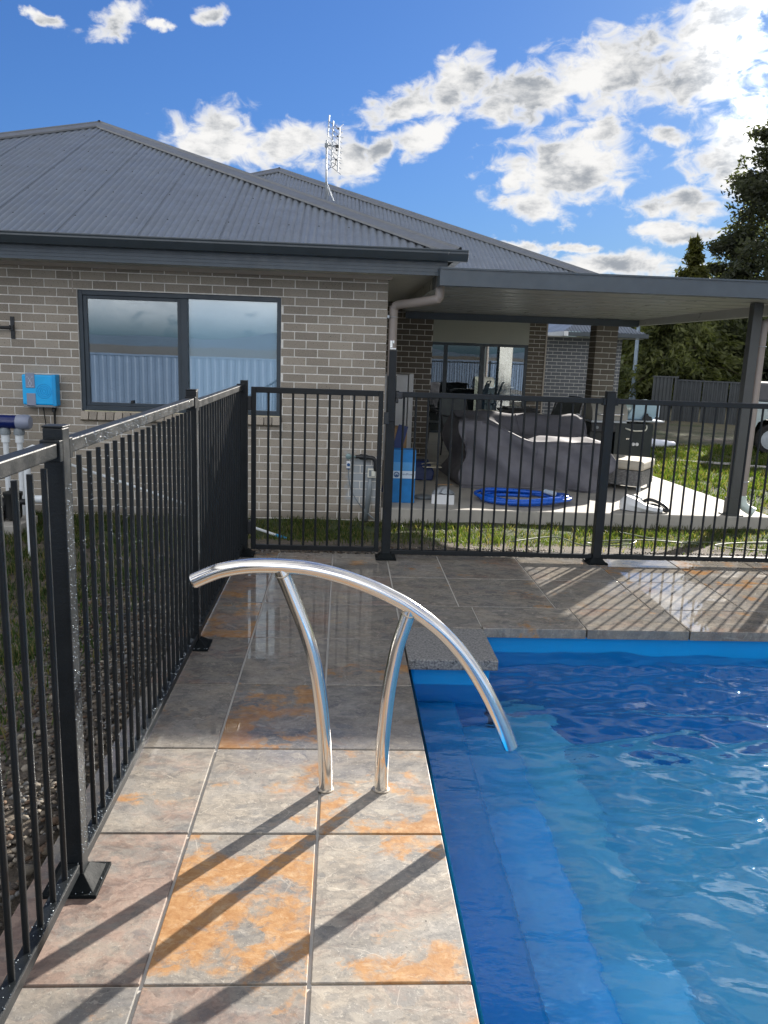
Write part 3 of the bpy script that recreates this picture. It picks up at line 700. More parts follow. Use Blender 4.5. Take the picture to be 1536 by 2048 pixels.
# alfresco recess: return wall, sliding door, pillar
AY, DYW = 12.85, 16.8
rec_o = part('wall', MB().box(HX+.0, 1.405, AY+.006, AY+.1, ZG, 2.30).box(1.305, 1.405, AY+.1, DYW, ZG, 2.30), 'mortar', house, label='brown brick wall beside the white cabinet')
rec2 = part('wall', MB().box(3.875, 4.22, DYW+.006, DYW+.1, ZG, 2.30).box(4.12, 4.22, DYW+.1, 22, ZG, 2.3), 'mortar', house, label='narrow brown brick wall right of the sliding door')
mbs = MB()
def face_bricks(mbx, x0, x1, y, z1, z0, th=0.028):
    k = 0; z = z1
    while z > z0:
        x = x0+(-.12 if k % 2 else 0)
        while x < x1:
            a, b = max(x, x0), min(x+BW, x1)
            if b-a > .03: mbx.box(a, b, y, y+th, z-BH, z)
            x += CX
        z -= CZ; k += 1
nearb = []
face_bricks(mbs, HX+.002, 1.412, AY, 2.285, -.16)
part('brick', mbs, 'brick_brown', rec_o, kind='stuff')
mbs = MB(); face_bricks(mbs, 3.868, 4.222, DYW, 2.285, -.16)
part('brick', mbs, 'brick_brown', rec2, kind='stuff')
pil = part('pillar', MB().box(4.012, 4.348, 12.712, 13.05, ZG, 2.30), 'mortar', house, label='square brick pillar holding up the alfresco corner')
bm_p = {}
z = 2.285; k = 0
while z > -.16:
    for (a, b) in (((4.005, 4.235), (4.245, 4.355)) if k % 2 == 0 else ((4.005, 4.115), (4.125, 4.355))):
        w = round(b-a, 3)
        if w not in bm_p: bm_p[w] = brick_mesh(w, 0.336, 'brick_brown')
        link('brick', bm_p[w], pil, ((a+b)/2, 12.705, z-BH/2))
    z -= CZ; k += 1
part('ceiling', MB().box(HX+.1, 4.82, RYE+.05, DYW+.1, 2.302, 2.315), 'soffit', house)
part('bulkhead', MB().box(1.41, 3.866, DYW-.02, DYW+.08, 1.735, 2.300), 'panel', house)
door = part('sliding_door', MB().box(1.41, 3.866, DYW, DYW+.09, 1.675, 1.733).box(1.41, 1.46, DYW, DYW+.09, -.12, 1.674).box(3.81, 3.866, DYW, DYW+.09, -.12, 1.674)
            .box(2.09, 2.17, DYW+.005, DYW+.08, -.12, 1.674).box(2.86, 2.95, DYW+.002, DYW+.085, -.12, 1.674).box(1.461, 3.809, DYW, DYW+.09, -.16, -.121), 'frame', house, label='dark framed sliding door under the patio')
part('pane', MB().box(1.46, 2.09, DYW+.03, DYW+.036, -.12, 1.674), 'glass_door', door)
part('pane', MB().box(2.17, 2.86, DYW+.03, DYW+.036, -.12, 1.674), 'glass_door', door)
part('pane', MB().box(2.95, 3.81, DYW+.03, DYW+.036, -.12, 1.674), 'glass', door)
part('handle', MB().obox((2.965, DYW-.01, 0.95), (.02, .03, .32)), 'white', door)
part('room', MB().box(1.46, 2.86, DYW+.5, DYW+.52, -.16, 1.7), 'inside', house)
part('blind', MB().box(2.92, 3.83, DYW+.1, DYW+.105, -.1, 1.68), 'screen', door)
part('drip_strip', MB().box(4.223, 4.255, DYW-.015, DYW+.02, -.16, 2.2), 'mould', house)

# ------------------------------------------------------------------ patio slab and cover
SLZ = -0.162
slab = MB(); slab.prism([(HX+.002, HY), (4.86, HY), (4.62, 11.3), (4.55, 16.79), (1.41, 16.79), (1.41, 12.85), (HX+.002, 12.85)], ZG-.12, SLZ, 'Z')
struct('concrete_slab', slab, 'concrete', bevel=0.012)
FPY, PRX = 7.76, 4.72
pc = thing('patio_cover', 'flat white lined patio roof with blue grey edge on square posts', 'patio roof', (2.8, 8.5, SLZ))
part('fascia', MB().box(0.90, PRX+.06, FPY, FPY+.006, 2.142, 2.305).box(0.90, PRX+.06, FPY+.006, FPY+.10, 2.142, 2.150).box(0.90, PRX+.06, FPY-.012, FPY+.02, 2.292, 2.3075), 'fascia', pc)
part('fascia', MB().box(0.894, 0.90, FPY, 8.45, 2.142, 2.305), 'fascia', pc)
y = FPY+.101; i = 0
while y < 12.80:
    y2 = min(y+0.235, 12.84)
    zt = 2.158 - 0.006*(y-FPY)
    part('roof_panel', MB().box(0.902, PRX-.06, y, y2-.006, zt+(0 if i % 2 else .003), 2.262), 'patio_white', pc); y = y2; i += 1
part('roof_top', MB().box(0.903, PRX-.06, FPY+.11, 12.85, 2.263, 2.29), 'roof', pc)
part('side_gutter', MB().box(PRX-.058, PRX-.050, FPY+.102, 12.9, 2.045, 2.29).box(PRX-.049, PRX+.06, FPY+.102, 12.9, 2.045, 2.053).box(PRX+.052, PRX+.06, FPY+.102, 12.9, 2.054, 2.29), 'patio_white', pc)
part('beam', MB().box(0.95, PRX-.06, 12.66, 12.72, 2.02, 2.125), 'gutter', pc)
def cover_post(px, py):
    p_ = part('post', MB().box(px-.052, px+.052, py-.052, py+.052, SLZ+.01, 2.15), 'patio_post', pc, bevel=0.006)
    part('base_plate', MB().box(px-.10, px+.10, py-.09, py+.09, SLZ, SLZ+.012).obox((px, py, SLZ+.10), (.125, .125, .18)), 'patio_post', p_)
    return p_
cover_post(4.40, 8.52)
part('downpipe', MB().tube(smooth_path([(4.74, 8.50, 2.06), (4.72, 8.50, 2.0), (4.62, 8.51, 1.97), (4.535, 8.52, 1.95), (4.505, 8.52, 1.88), (4.505, 8.52, 1.2), (4.505, 8.52, 0.05)], 5), 0.044, 12), 'pipe', pc, smooth=True, auto=50)
part('pipe_clip', MB().tube(arc((4.505, 8.52, 1.70), .047, 0, 6.28, 14), .005, 6), 'galv', pc); part('pipe_clip', MB().tube(arc((4.505, 8.52, 0.22), .047, 0, 6.28, 14), .005, 6), 'galv', pc)
part('outlet_elbow', MB().tube(smooth_path([(4.505, 8.52, 0.06), (4.505, 8.515, 0.0), (4.53, 8.49, -.06), (4.62, 8.44, -.115)], 5), [0.05]*15+[0.055], 14), 'pvc_green', pc, smooth=True, auto=50)

# ------------------------------------------------------------------ pool fences and gate
BAL = MB().tube([(0, 0, 0), (0, 0, 1.125)], 0.0082, 10).mesh('baluster', smooth=True); fix_normals(BAL); BAL.shade_smooth(); BAL.set_sharp_from_angle(angle=R(40)); BAL.materials.append(M['fence'])
PITCHB = 0.0878
def fence_post(parent, x, y, h, w=0.05, plate=0.15):
    p = part('post', MB().box(x-w/2, x+w/2, y-w/2, y+w/2, 0.011, h), 'fence', parent, bevel=0.003)
    part('post_cap', MB().box(x-w/2-.0015, x+w/2+.0015, y-w/2-.0015, y+w/2+.0015, h+.0005, h+.006), 'fence', p, bevel=0.002)
    fp = MB().box(x-plate/2, x+plate/2, y-plate/2, y+plate/2, 0.0006, 0.012)
    # sloping foot cover
    a, b = plate/2-.012, w/2+.003
    fp.add([(x-a, y-a, .0125), (x+a, y-a, .0125), (x+a, y+a, .0125), (x-a, y+a, .0125), (x-b, y-b, .045), (x+b, y-b, .045), (x+b, y+b, .045), (x-b, y+b, .045)],
           [(0, 1, 5, 4), (1, 2, 6, 5), (2, 3, 7, 6), (3, 0, 4, 7), (4, 5, 6, 7)])
    part('base_plate', fp, 'fence_wet', p, bevel=0.002)
    return p
def panel(parent, p, q, ztop=1.228, zbot=0.075):
    """two rails and the balusters between post faces p and q"""
    p, q = Vector(p), Vector(q); d = (q-p); L = d.length; d.normalize(); rz = math.atan2(d.y, d.x); c = (p+q)/2
    part('rail', MB().obox((c.x, c.y, ztop-.020), (L-.004, .038, .038), rz), 'fence', parent, bevel=0.004)
    part('rail', MB().obox((c.x, c.y, zbot-.017), (L-.004, .038, .034), rz), 'fence', parent, bevel=0.004)
    n = int((L-.06)//PITCHB); m0 = (L-n*PITCHB)/2
    copies('baluster', BAL, parent, [tuple(p+d*(m0+i*PITCHB)) [:2]+(zbot,) for i in range(n+1)])
    for e, s in ((p, 1), (q, -1)):
        part('bracket', MB().obox((e.x+s*d.x*.012, e.y+s*d.y*.012, ztop-.022), (.022, .05, .054), rz).lathe([(.005, -.029), (.006, -.025)], (e.x+s*d.x*.012, e.y+s*d.y*.012, ztop-.022), 8), 'fence', parent, bevel=0.002)
FL = thing('pool_fence', 'black tubular pool fence running along the left edge of the deck, wet near the camera', 'fence', (-0.72, 2.9, 0), 'black pool fences round the deck')
LX = -0.722
ly = [-1.82, 0.18, 2.035, 3.862, 5.705]
for i, y in enumerate(ly): fence_post(FL, LX if i < 4 else -0.700, y, 1.295 if i < 4 else 1.268)
for a, b in zip(ly[:-1], ly[1:]): panel(FL, (LX, a+.025, 0), (LX, b-.025, 0), 1.262 if b < 5 else 1.245, 0.078)
FY = 5.690
FF = thing('pool_fence', 'black tubular pool fence across the back of the deck in front of the patio', 'fence', (2.5, FY, 0), 'black pool fences round the deck')
fx = [0.345, 1.936, 3.53, 5.12, 6.71]
for i, x in enumerate(fx): fence_post(FF, x, FY, 1.335 if i == 0 else 1.277, 0.065)
for a, b in zip(fx[:-1], fx[1:]): panel(FF, (a+.0325, FY, 0), (b-.0325, FY, 0), 1.231, 0.068)
lt = part('gate_latch', MB().box(.318, .372, FY-.045, FY-.034, 1.02, 1.52).lathe([(.022, 1.3355), (.023, 1.37), (.021, 1.52)], (.345, FY-.002, 0), 14), 'fence', FF, bevel=0.003)
part('latch_knob', MB().box(.322, .366, FY-.03, FY+.02, 1.522, 1.533).box(.322, .340, FY-.028, FY+.012, 1.534, 1.585).box(.341, .352, FY-.028, FY+.012, 1.566, 1.585), 'chrome', lt, bevel=0.003)
part('latch_striker', MB().box(.2935, .331, FY-.058, FY-.034, 1.00, 1.085), 'black', FF, bevel=0.004)
part('magnet_housing', MB().obox((.40, FY-.034, 1.205), (.05, .03, .045)).obox((.385, FY-.032, 1.165), (.02, .025, .03)), 'black', FF, bevel=0.006)
GT = thing('pool_gate', 'closed black pool gate between the corner post and the tall latch post', 'gate', (-0.18, FY, 0))
gx0, gx1, gz0, gz1 = -0.648, 0.290, 0.050, 1.232
part('frame', MB().box(gx0, gx0+.034, FY-.017, FY+.017, gz0, gz1).box(gx1-.034, gx1, FY-.017, FY+.017, gz0, gz1).box(gx0+.0345, gx1-.0345, FY-.017, FY+.017, gz1-.040, gz1).box(gx0+.0345, gx1-.0345, FY-.017, FY+.017, gz0, gz0+.036), 'fence', GT, bevel=0.003)
n = 9
copies('baluster', BAL, GT, [(gx0+.034+(gx1-gx0-.068)*(i+1)/(n+1), FY, 0.078) for i in range(n)])
for z in (1.12, 0.22):
    part('hinge', MB().box(-0.674, -0.647, FY-.024, FY+.024, z-.055, z+.045), 'black', GT, bevel=0.006)
# water drops left on the near fence panel by the hose
dv, df = [], []
def drop(x, y, z, r):
    o = len(dv)
    for a in ((1, 0, 0), (-1, 0, 0), (0, 1, 0), (0, -1, 0), (0, 0, 1), (0, 0, -1.3)): dv.append((x+a[0]*r, y+a[1]*r, z+a[2]*r))
    for t in ((0, 2, 4), (2, 1, 4), (1, 3, 4), (3, 0, 4), (2, 0, 5), (1, 2, 5), (3, 1, 5), (0, 3, 5)): df.append(tuple(o+i for i in t))
for py, sd in ((2.035, 1.0), (3.862, 0.5)):
    for i in range(int(300*sd)):
        drop(LX+.0252, py+rnd.uniform(-.024, .024), rnd.uniform(.1, 1.15), rnd.uniform(.0009, .0024))
    for i in range(60): drop(LX+rnd.uniform(-.07, .072), py+rnd.uniform(-.072, .072), .0125, rnd.uniform(.0012, .003))
for i in range(260):
    y = rnd.choice((rnd.uniform(2.2, 2.9), rnd.uniform(2.1, 3.8)))
    drop(LX+.0192, y, rnd.uniform(1.224, 1.262), rnd.uniform(.0008, .0024))
nb_ = int((1.777-.06)//PITCHB)
for i in range(nb_+1):
    y = 2.06+(1.777-nb_*PITCHB)/2+i*PITCHB
    for k in range(34):
        a = rnd.uniform(-1.2, 0.5); drop(LX+.0085*math.cos(a), y+.0085*math.sin(a), rnd.uniform(.1, 1.2), rnd.uniform(.0008, .0021))
for i in range(500): drop(LX+rnd.uniform(-.018, .0185), rnd.uniform(0.9, 3.8), .0785, rnd.uniform(.001, .0028))
mbd = MB(); mbd.v, mbd.f = dv, df
part('water_drops', mbd, 'drop', FL, kind='stuff', smooth=True)

# ------------------------------------------------------------------ stainless handrail
HYR = 2.527
HR = thing('handrail', 'curved polished stainless steel grab rail arching over the pool edge', 'handrail', (0.07, HYR, 0))
rail = smooth_path([(-.474, HYR, .750), (-.42, HYR, .775), (-.373, HYR, .791), (-.291, HYR, .805), (-.193, HYR, .807), (-.095, HYR, .799), (.005, HYR, .777), (.106, HYR, .742), (.174, HYR, .711), (.242, HYR, .673), (.348, HYR, .594), (.438, HYR, .497), (.514, HYR, .382), (.574, HYR, .268), (.6185, HYR, .166)], 6)
part('rail', MB().tube(rail, .0254, 28, caps=False), 'steel', HR, smooth=True)
cp = MB()
for P, Q in ((rail[0], rail[1]), (rail[-1], rail[-2])):
    t = (P-Q).normalized(); cp.tube([P-t*.0005, P+t*.0045], [.0254, .0235], 24)
part('end_cap', cp, 'steel', HR, smooth=True, auto=30)
l1 = smooth_path([(-.190, HYR, .795), (-.165, HYR, .735), (-.143, HYR, .680), (-.112, HYR, .600), (-.088, HYR, .525), (-.068, HYR, .440), (-.053, HYR, .350), (-.041, HYR, .250), (-.033, HYR, .150), (-.029, HYR, .06), (-.028, HYR, .0)], 5)
l2 = smooth_path([(.243, HYR, .668), (.224, HYR, .60), (.207, HYR, .540), (.192, HYR, .455), (.181, HYR, .370), (.173, HYR, .270), (.168, HYR, .180), (.167, HYR, .08), (.168, HYR, .0)], 5)
part('leg', MB().tube(l1, .0240, 24), 'steel', HR, smooth=True, auto=60); part('leg', MB().tube(l2, .0240, 24), 'steel', HR, smooth=True, auto=60)
for (x, z, t) in ((-.182, .777, (.35, 0, -1)), (.237, .648, (-.28, 0, -1))):
    tt = Vector(t).normalized(); side = Vector((0, 1, 0)); up = tt.cross(side)
    part('weld', MB().tube([Vector((x, HYR, z))+.0245*(math.cos(a)*side+math.sin(a)*up)+tt*(.003*math.cos(2*a)) for a in [2*math.pi*k/24 for k in range(24)]], .003, 6, closed=True), 'steel_weld', HR, smooth=True)
for x in (-.028, .168):
    part('sleeve', MB().lathe([(.031, .0006), (.031, .003), (.026, .0045)], (x, HYR, 0), 24), 'steel_weld', HR)

# ------------------------------------------------------------------ things on and by the front wall
CB = thing('chlorinator', 'bright cyan chlorinator box with ring pattern hung on the brick wall', 'pool controller', (-3.10, HY, 0.985))
y0 = HY-.11
part('case', MB().box(-3.265, -2.93, y0, HY-.002, 0.845, 1.15), 'cyan', CB, bevel=0.014, seg=3)
part('side_rail', MB().box(-2.965, -2.922, y0-.012, HY-.004, .838, 1.156), 'cyan_dim', CB, bevel=0.008)
part('bottom_tray', MB().box(-3.258, -2.935, y0-.006, HY-.004, .822, .8445), 'grey_pl', CB, bevel=0.006)
part('display_panel', MB().box(-3.226, -3.135, y0-.006, y0-.0005, 1.016, 1.165), 'lav', CB, bevel=0.008)
part('lower_panel', MB().box(-3.222, -3.132, y0-.006, y0-.0005, .828, .962), 'lav', CB, bevel=0.006)
rg = MB()
for r_ in (.018, .036, .054, .072): rg.tube(arc((-3.048, y0-.0005, .985), r_, 0, 6.283, 28, 'XZ')[:-1], .0028, 6, closed=True)
part('ring', rg, 'cyan_dim', CB, smooth=True)
em = MB()     # the emblem on the display: a drop under crossing strokes
yy = y0-.0075
em.tube([(-3.213, yy, 1.118), (-3.207, yy, 1.138), (-3.196, yy, 1.118), (-3.1805, yy, 1.094), (-3.165, yy, 1.118), (-3.154, yy, 1.138), (-3.148, yy, 1.118)], .002, 6)
em.tube([(-3.1805, yy, 1.094), (-3.196, yy, 1.062), (-3.19, yy, 1.044), (-3.1805, yy, 1.038), (-3.171, yy, 1.044), (-3.165, yy, 1.062), (-3.1805, yy, 1.094)], .0022, 6)
em.tube([(-3.213, yy, 1.030), (-3.196, yy, 1.024), (-3.1805, yy, 1.030), (-3.165, yy, 1.024), (-3.148, yy, 1.030)], .002, 6)
part('emblem', em, 'label', CB)
for P in ([(-3.085, HY-.05, .822), (-3.08, HY-.03, .70), (-3.06, HY-.02, .45)], [(-2.98, HY-.05, .822), (-2.985, HY-.03, .70), (-2.99, HY-.02, .3)], [(-2.955, HY-.05, .822), (-2.975, HY-.03, .71), (-2.985, HY-.02, .45)]):
    part('cable', MB().tube(smooth_path(P), .006, 8), 'black', CB, smooth=True)
part('plug', MB().lathe([(.02, .775), (.02, .805), (.012, .822)], (-2.982, HY-.045, 0), 12), 'black', CB)
BR = MB().box(-3.385, -3.345, HY-.012, HY-.001, 1.50, 1.72).box(-3.3845, -3.3455, HY-.05, HY-.0125, 1.585, 1.635).tube([(-3.365, HY-.045, 1.61), (-3.75, HY-.05, 1.605)], .016, 12)
for z in (1.525, 1.695): BR.lathe([(.008, HY-.016), (.008, HY-.012)], (-3.365, 0, z), 8, 'Y')
single('wall_bracket', BR, 'black', 'black T shaped bracket screwed to the brick wall left of the window', 'bracket', (-3.365, HY, 1.6), bevel=0.004)
PL = thing('salt_cell', 'dark blue clear cylinder on two white pipes beside the brick wall', 'pool filter cell', (-3.3, 7.95, ZG))
part('body', MB().lathe([(.062, -3.95), (.068, -3.94), (.068, -3.19), (.060, -3.175)], (0, 7.95, .700), 24, 'X'), 'navy', PL, smooth=True, auto=40)
part('clear_end', MB().lathe([(.070, -3.188), (.074, -3.17), (.074, -3.085), (.06, -3.06), (.02, -3.055)], (0, 7.95, .700), 24, 'X'), 'lav', PL, smooth=True, auto=40)
for x in (-3.31, -3.175):
    u = part('union', MB().lathe([(.03, .655), (.044, .635), (.052, .615), (.052, .578), (.044, .575)], (x, 7.95, 0), 20), 'grey_pl', PL, smooth=True, auto=40)
    part('pipe', MB().tube([(x, 7.95, .574), (x, 7.95, .50)], .040, 16).tube([(x, 7.95, .499), (x, 7.95, ZG)], .027, 16), 'pvc', PL, smooth=True, auto=40)
PU = thing('pool_pump', 'black pool pump on a pale block behind the left fence', 'pump', (-3.15, 7.6, ZG))
part('plinth', MB().box(-3.5, -3.0, 7.35, 7.85, ZG-.05, ZG+.10), 'concrete', PU, bevel=0.01)
part('motor', MB().lathe([(.05, -3.42), (.075, -3.40), (.075, -3.20), (.06, -3.18)], (0, 7.58, -.06), 18, 'X').obox((-3.30, 7.58, -.15), (.2, .12, .09)), 'black', PU, smooth=True, auto=40)
part('strainer_pot', MB().lathe([(.05, -.20), (.075, -.17), (.08, .03), (.088, .04), (.088, .07), (.03, .085), (.03, .11)], (-3.12, 7.58, 0), 18), 'black', PU, smooth=True, auto=40)
part('spout', MB().tube([(-3.12, 7.58, -.02), (-2.98, 7.56, -.02)], .03, 12), 'black', PU, smooth=True)
VP = MB().tube([(-2.605, 6.64, ZG-.05), (-2.605, 6.64, .60)], .027, 16).tube([(-2.605, 6.64, .60), (-2.56, 6.66, .628), (-2.45, 6.70, .60)], .022, 12).tube([(-2.604, 6.64, .195), (-2.49, 6.64, .195)], .031, 14)
single('standpipe', VP, 'pvc', 'white upright PVC pipe with a side stub behind the near left fence', 'pipe', (-2.605, 6.64, ZG), smooth=True, auto=40)
PO = thing('pool_pole', 'long thin white pole with blue tip lying sloped from wall to grass', 'pole', (-1.7, 7.8, ZG))
part('tube', MB().tube([(-2.90, 8.33, .262), (-.60, 7.36, -.243)], .0135, 12), 'pvc', PO, smooth=True)
part('tip', MB().tube([(-.60, 7.36, -.243), (-.50, 7.318, -.265), (-.47, 7.305, -.272)], [.016, .015, .004], 12), 'cyan_dim', PO, smooth=True)
TP = thing('garden_tap', 'wall tap with dark bent pipe and small gauge box at the house corner', 'tap', (.24, HY, .36))
part('tap_body', MB().lathe([(.02, HY-.09), (.030, HY-.085), (.030, HY-.03), (.018, HY-.001)], (.075, 0, .40), 14, 'Y').tube([(.075, HY-.06, .40), (.15, HY-.06, .398), (.19, HY-.055, .396)], .012, 10), 'brass', TP, smooth=True, auto=40)
part('bent_pipe', MB().tube(smooth_path([(.15, HY-.055, .396), (.20, HY-.055, .397), (.27, HY-.055, .392), (.335, HY-.055, .385), (.362, HY-.055, .35), (.366, HY-.055, .29), (.366, HY-.05, .25)], 4), [.018]*4+[.030]*5+[.022]*16, 12), 'black', TP, smooth=True)
part('timer_tag', MB().box(.055, .098, HY-.10, HY-.06, .275, .352), 'white', TP, bevel=0.006)
part('timer_dial', MB().lathe([(.017, HY-.107), (.017, HY-.101)], (.077, 0, .315), 14, 'Y').lathe([(.019, .265), (.020, .275)], (.077, HY-.08, 0), 12), 'ink', TP)
part('gauge_box', MB().box(.285, .382, HY-.06, HY-.003, .175, .272), 'cream', TP, bevel=0.005)
part('gauge_window', MB().box(.298, .369, HY-.064, HY-.0605, .190, .257), 'grey_pl', TP); part('gauge_face', MB().box(.325, .362, HY-.0665, HY-.0645, .195, .252), 'cream', TP)
part('flex', MB().tube(smooth_path([(.078, HY-.08, .268), (.085, HY-.075, .16), (.12, HY-.06, .02), (.20, HY-.05, -.11), (.30, HY-.05, -.22), (.40, HY-.05, -.30)], 5), .007, 8), 'grey_pl', TP, smooth=True)
part('riser', MB().tube([(.315, HY-.03, .175), (.31, HY-.03, .05), (.275, HY-.03, -.30)], [.016, .028, .030], 12), 'grey_pl', TP, smooth=True)

# ------------------------------------------------------------------ things on the patio
def text_mesh(body, size, mat, parent, at, name='lettering'):
    cu = bpy.data.curves.new(name, 'FONT'); cu.body = body; cu.size = size; cu.extrude = 0.0004; cu.resolution_u = 2
    t = bpy.data.objects.new('t', cu); C.objects.link(t); bpy.context.view_layer.update()
    me = bpy.data.meshes.new_from_object(t.evaluated_get(bpy.context.evaluated_depsgraph_get())); bpy.data.objects.remove(t); bpy.data.curves.remove(cu)
    me.materials.clear(); me.materials.append(M[mat])
    me.transform(Matrix.Rotation(R(90), 4, 'X')); o = link(name, me, parent, at); return o
BX = thing('blue_carton', 'tall bright blue carton with white logo strip standing on the slab edge', 'carton', (.70, 8.80, SLZ))
bx0, bx1, by0, by1, bz1 = .573, .832, 8.735, 8.92, .438
part('box', MB().box(bx0, bx1, by0, by1, SLZ+.001, bz1), 'blue_box', BX, bevel=0.003)
part('pale_band', MB().box(bx0+.001, bx1-.001, by0-.0012, by0-.0003, .205, .300), 'blue_box_pale', BX)
part('logo_strip', MB().box(bx0+.001, bx1-.001, by0-.0014, by0-.0003, .118, .202), 'label', BX)
ring_ = MB(); ring_.tube(arc((.621, by0-.002, .160), .027, 0, 6.283, 24, 'XZ')[:-1], .0052, 6, closed=True)
ring_.box(.606, .636, by0-.003, by0-.0016, .141, .159).tube([(.607, by0-.002, .170), (.621, by0-.002, .164), (.635, by0-.002, .170)], .003, 6)
part('emblem', ring_, 'ink', BX)
text_mesh('S', .042, 'ink_red', BX, (.665, by0-.0018, .152)); text_mesh('andPower', .034, 'ink', BX, (.687, by0-.0018, .155))
single('blue_sheet', MB().obox((.605, 8.95, .30), (.11, .012, .80), 0, 0, R(13)), 'blue_dark', 'dark blue folded sheet leaning behind the tall blue carton', 'cardboard sheet', (.60, 8.95, SLZ), bevel=0.002)
CT = thing('brown_carton', 'brown cardboard carton standing in front of the white cabinet', 'carton', (.68, 9.5, SLZ))
part('box', MB().box(.585, .775, 9.40, 9.66, SLZ+.001, .615), 'carton', CT, bevel=0.004); part('flap', MB().obox((.68, 9.44, .626), (.19, .10, .006), 0, R(12)), 'carton', CT)
WC = thing('white_cabinet', 'tall white door cabinet against the brown brick wall', 'cabinet', (.86, 12.4, SLZ))
part('carcass', MB().box(.63, 1.075, 12.22, 12.60, SLZ+.001, 1.165), 'white', WC, bevel=0.004)
part('door', MB().box(.632, .985, 12.19, 12.217, -.11, 1.150), 'white', WC, bevel=0.006)
part('edge_strip', MB().box(.988, .998, 12.195, 12.219, -.12, 1.163), 'black', WC); part('edge_trim', MB().box(1.001, 1.072, 12.185, 12.218, -.12, 1.18), 'white', WC, bevel=0.006)
BG = thing('blue_bag', 'dark blue bag with cream papers spilling out of its top', 'bag', (1.1, 10.55, SLZ))
bgm = MB()
prof = [((.92, 10.35), (1.22, 10.35), (1.25, 10.75), (.90, 10.75), SLZ+.002), ((.91, 10.36), (1.24, 10.36), (1.26, 10.76), (.89, 10.76), -.05), ((.97, 10.45), (1.16, 10.43), (1.18, 10.65), (.98, 10.66), .09)]
for q in prof: bgm.v += [(*p, q[4]) for p in q[:4]]
for i in range(2):
    for k in range(4): bgm.f.append((i*4+k, i*4+(k+1) % 4, i*4+4+(k+1) % 4, i*4+4+k))
bgm.f += [(0, 3, 2, 1), (8, 9, 10, 11)]
part('sack', bgm, 'blue_dark', BG, bevel=0.02)
part('paper', MB().add([(1.06, 10.36, .055), (1.26, 10.33, .085), (1.35, 10.40, .06), (1.30, 10.52, .05), (1.10, 10.50, .07)], [(0, 1, 2, 3, 4)]).obox((1.20, 10.42, .02), (.24, .18, .008), .2), 'paper', BG)
WB = thing('white_tray_box', 'small open white box full of clear wrapped parts on the slab', 'box', (1.16, 8.80, SLZ))
part('tray', MB().obox((1.165, 8.80, SLZ+.002), (.25, .18, .004), -.15).obox((1.155, 8.712, SLZ+.055), (.25, .005, .108), -.15).obox((1.178, 8.888, SLZ+.055), (.25, .005, .108), -.15).obox((1.29, 8.782, SLZ+.055), (.005, .17, .108), -.15).obox((1.043, 8.818, SLZ+.055), (.005, .17, .108), -.15), 'white', WB)
bagm = MB(); rr = random.Random(4); ri = 5; rj = 7
for i in range(ri):
    for j in range(rj):
        u, v = i/(ri-1), j/(rj-1)
        bagm.v.append((1.05+.235*v, 8.72+.16*u, SLZ+.10+.075*math.sin(math.pi*u*.8+.4)*math.sin(math.pi*v*.8+.3)+rr.uniform(-.02, .03)))
for i in range(ri-1):
    for j in range(rj-1): bagm.f.append((i*rj+j, i*rj+j+1, (i+1)*rj+j+1, (i+1)*rj+j))
part('wrapped_parts', bagm, 'galv', WB)
part('lid', MB().obox((1.17, 8.84, SLZ+.205), (.17, .12, .008), .2, R(-8)), 'carton', WB)
single('grey_disc', MB().lathe([(.10, SLZ+.001), (.115, SLZ+.02), (.10, SLZ+.035), (.03, SLZ+.04)], (.97, 9.05, 0), 24), 'grey_pl', 'flat grey round lid lying left of the small white box', 'lid', (.97, 9.05, SLZ), smooth=True, auto=40)
HC = thing('pool_hose', 'coil of bright blue pool hose lying on the concrete slab', 'hose', (2.12, 9.0, SLZ))
P = []
for i in range(4*36+10):
    a = 2*math.pi*i/36+1.2; k = i/36
    P.append((2.13+(.50-.045*math.sin(k*2.2))*math.cos(a)+.02*math.sin(3*a+k), 9.0+(.36-.04*math.cos(k*1.9))*math.sin(a)+.02*math.cos(2*a+k*2), SLZ+.020+.030*min(k, 2.6)*(.55+.45*math.sin(a*.5+k*3)**2)))
part('coil', MB().tube(P, .0205, 10), 'hose', HC, smooth=True)
part('cuff', MB().tube([(2.42, 9.12, SLZ+.11), (2.50, 8.98, SLZ+.105)], [.025, .030], 14), 'label', HC, smooth=True, auto=40)
part('cuff', MB().tube([(2.02, 8.70, SLZ+.05), (2.16, 8.68, SLZ+.05)], .026, 14), 'label', HC, smooth=True, auto=40)
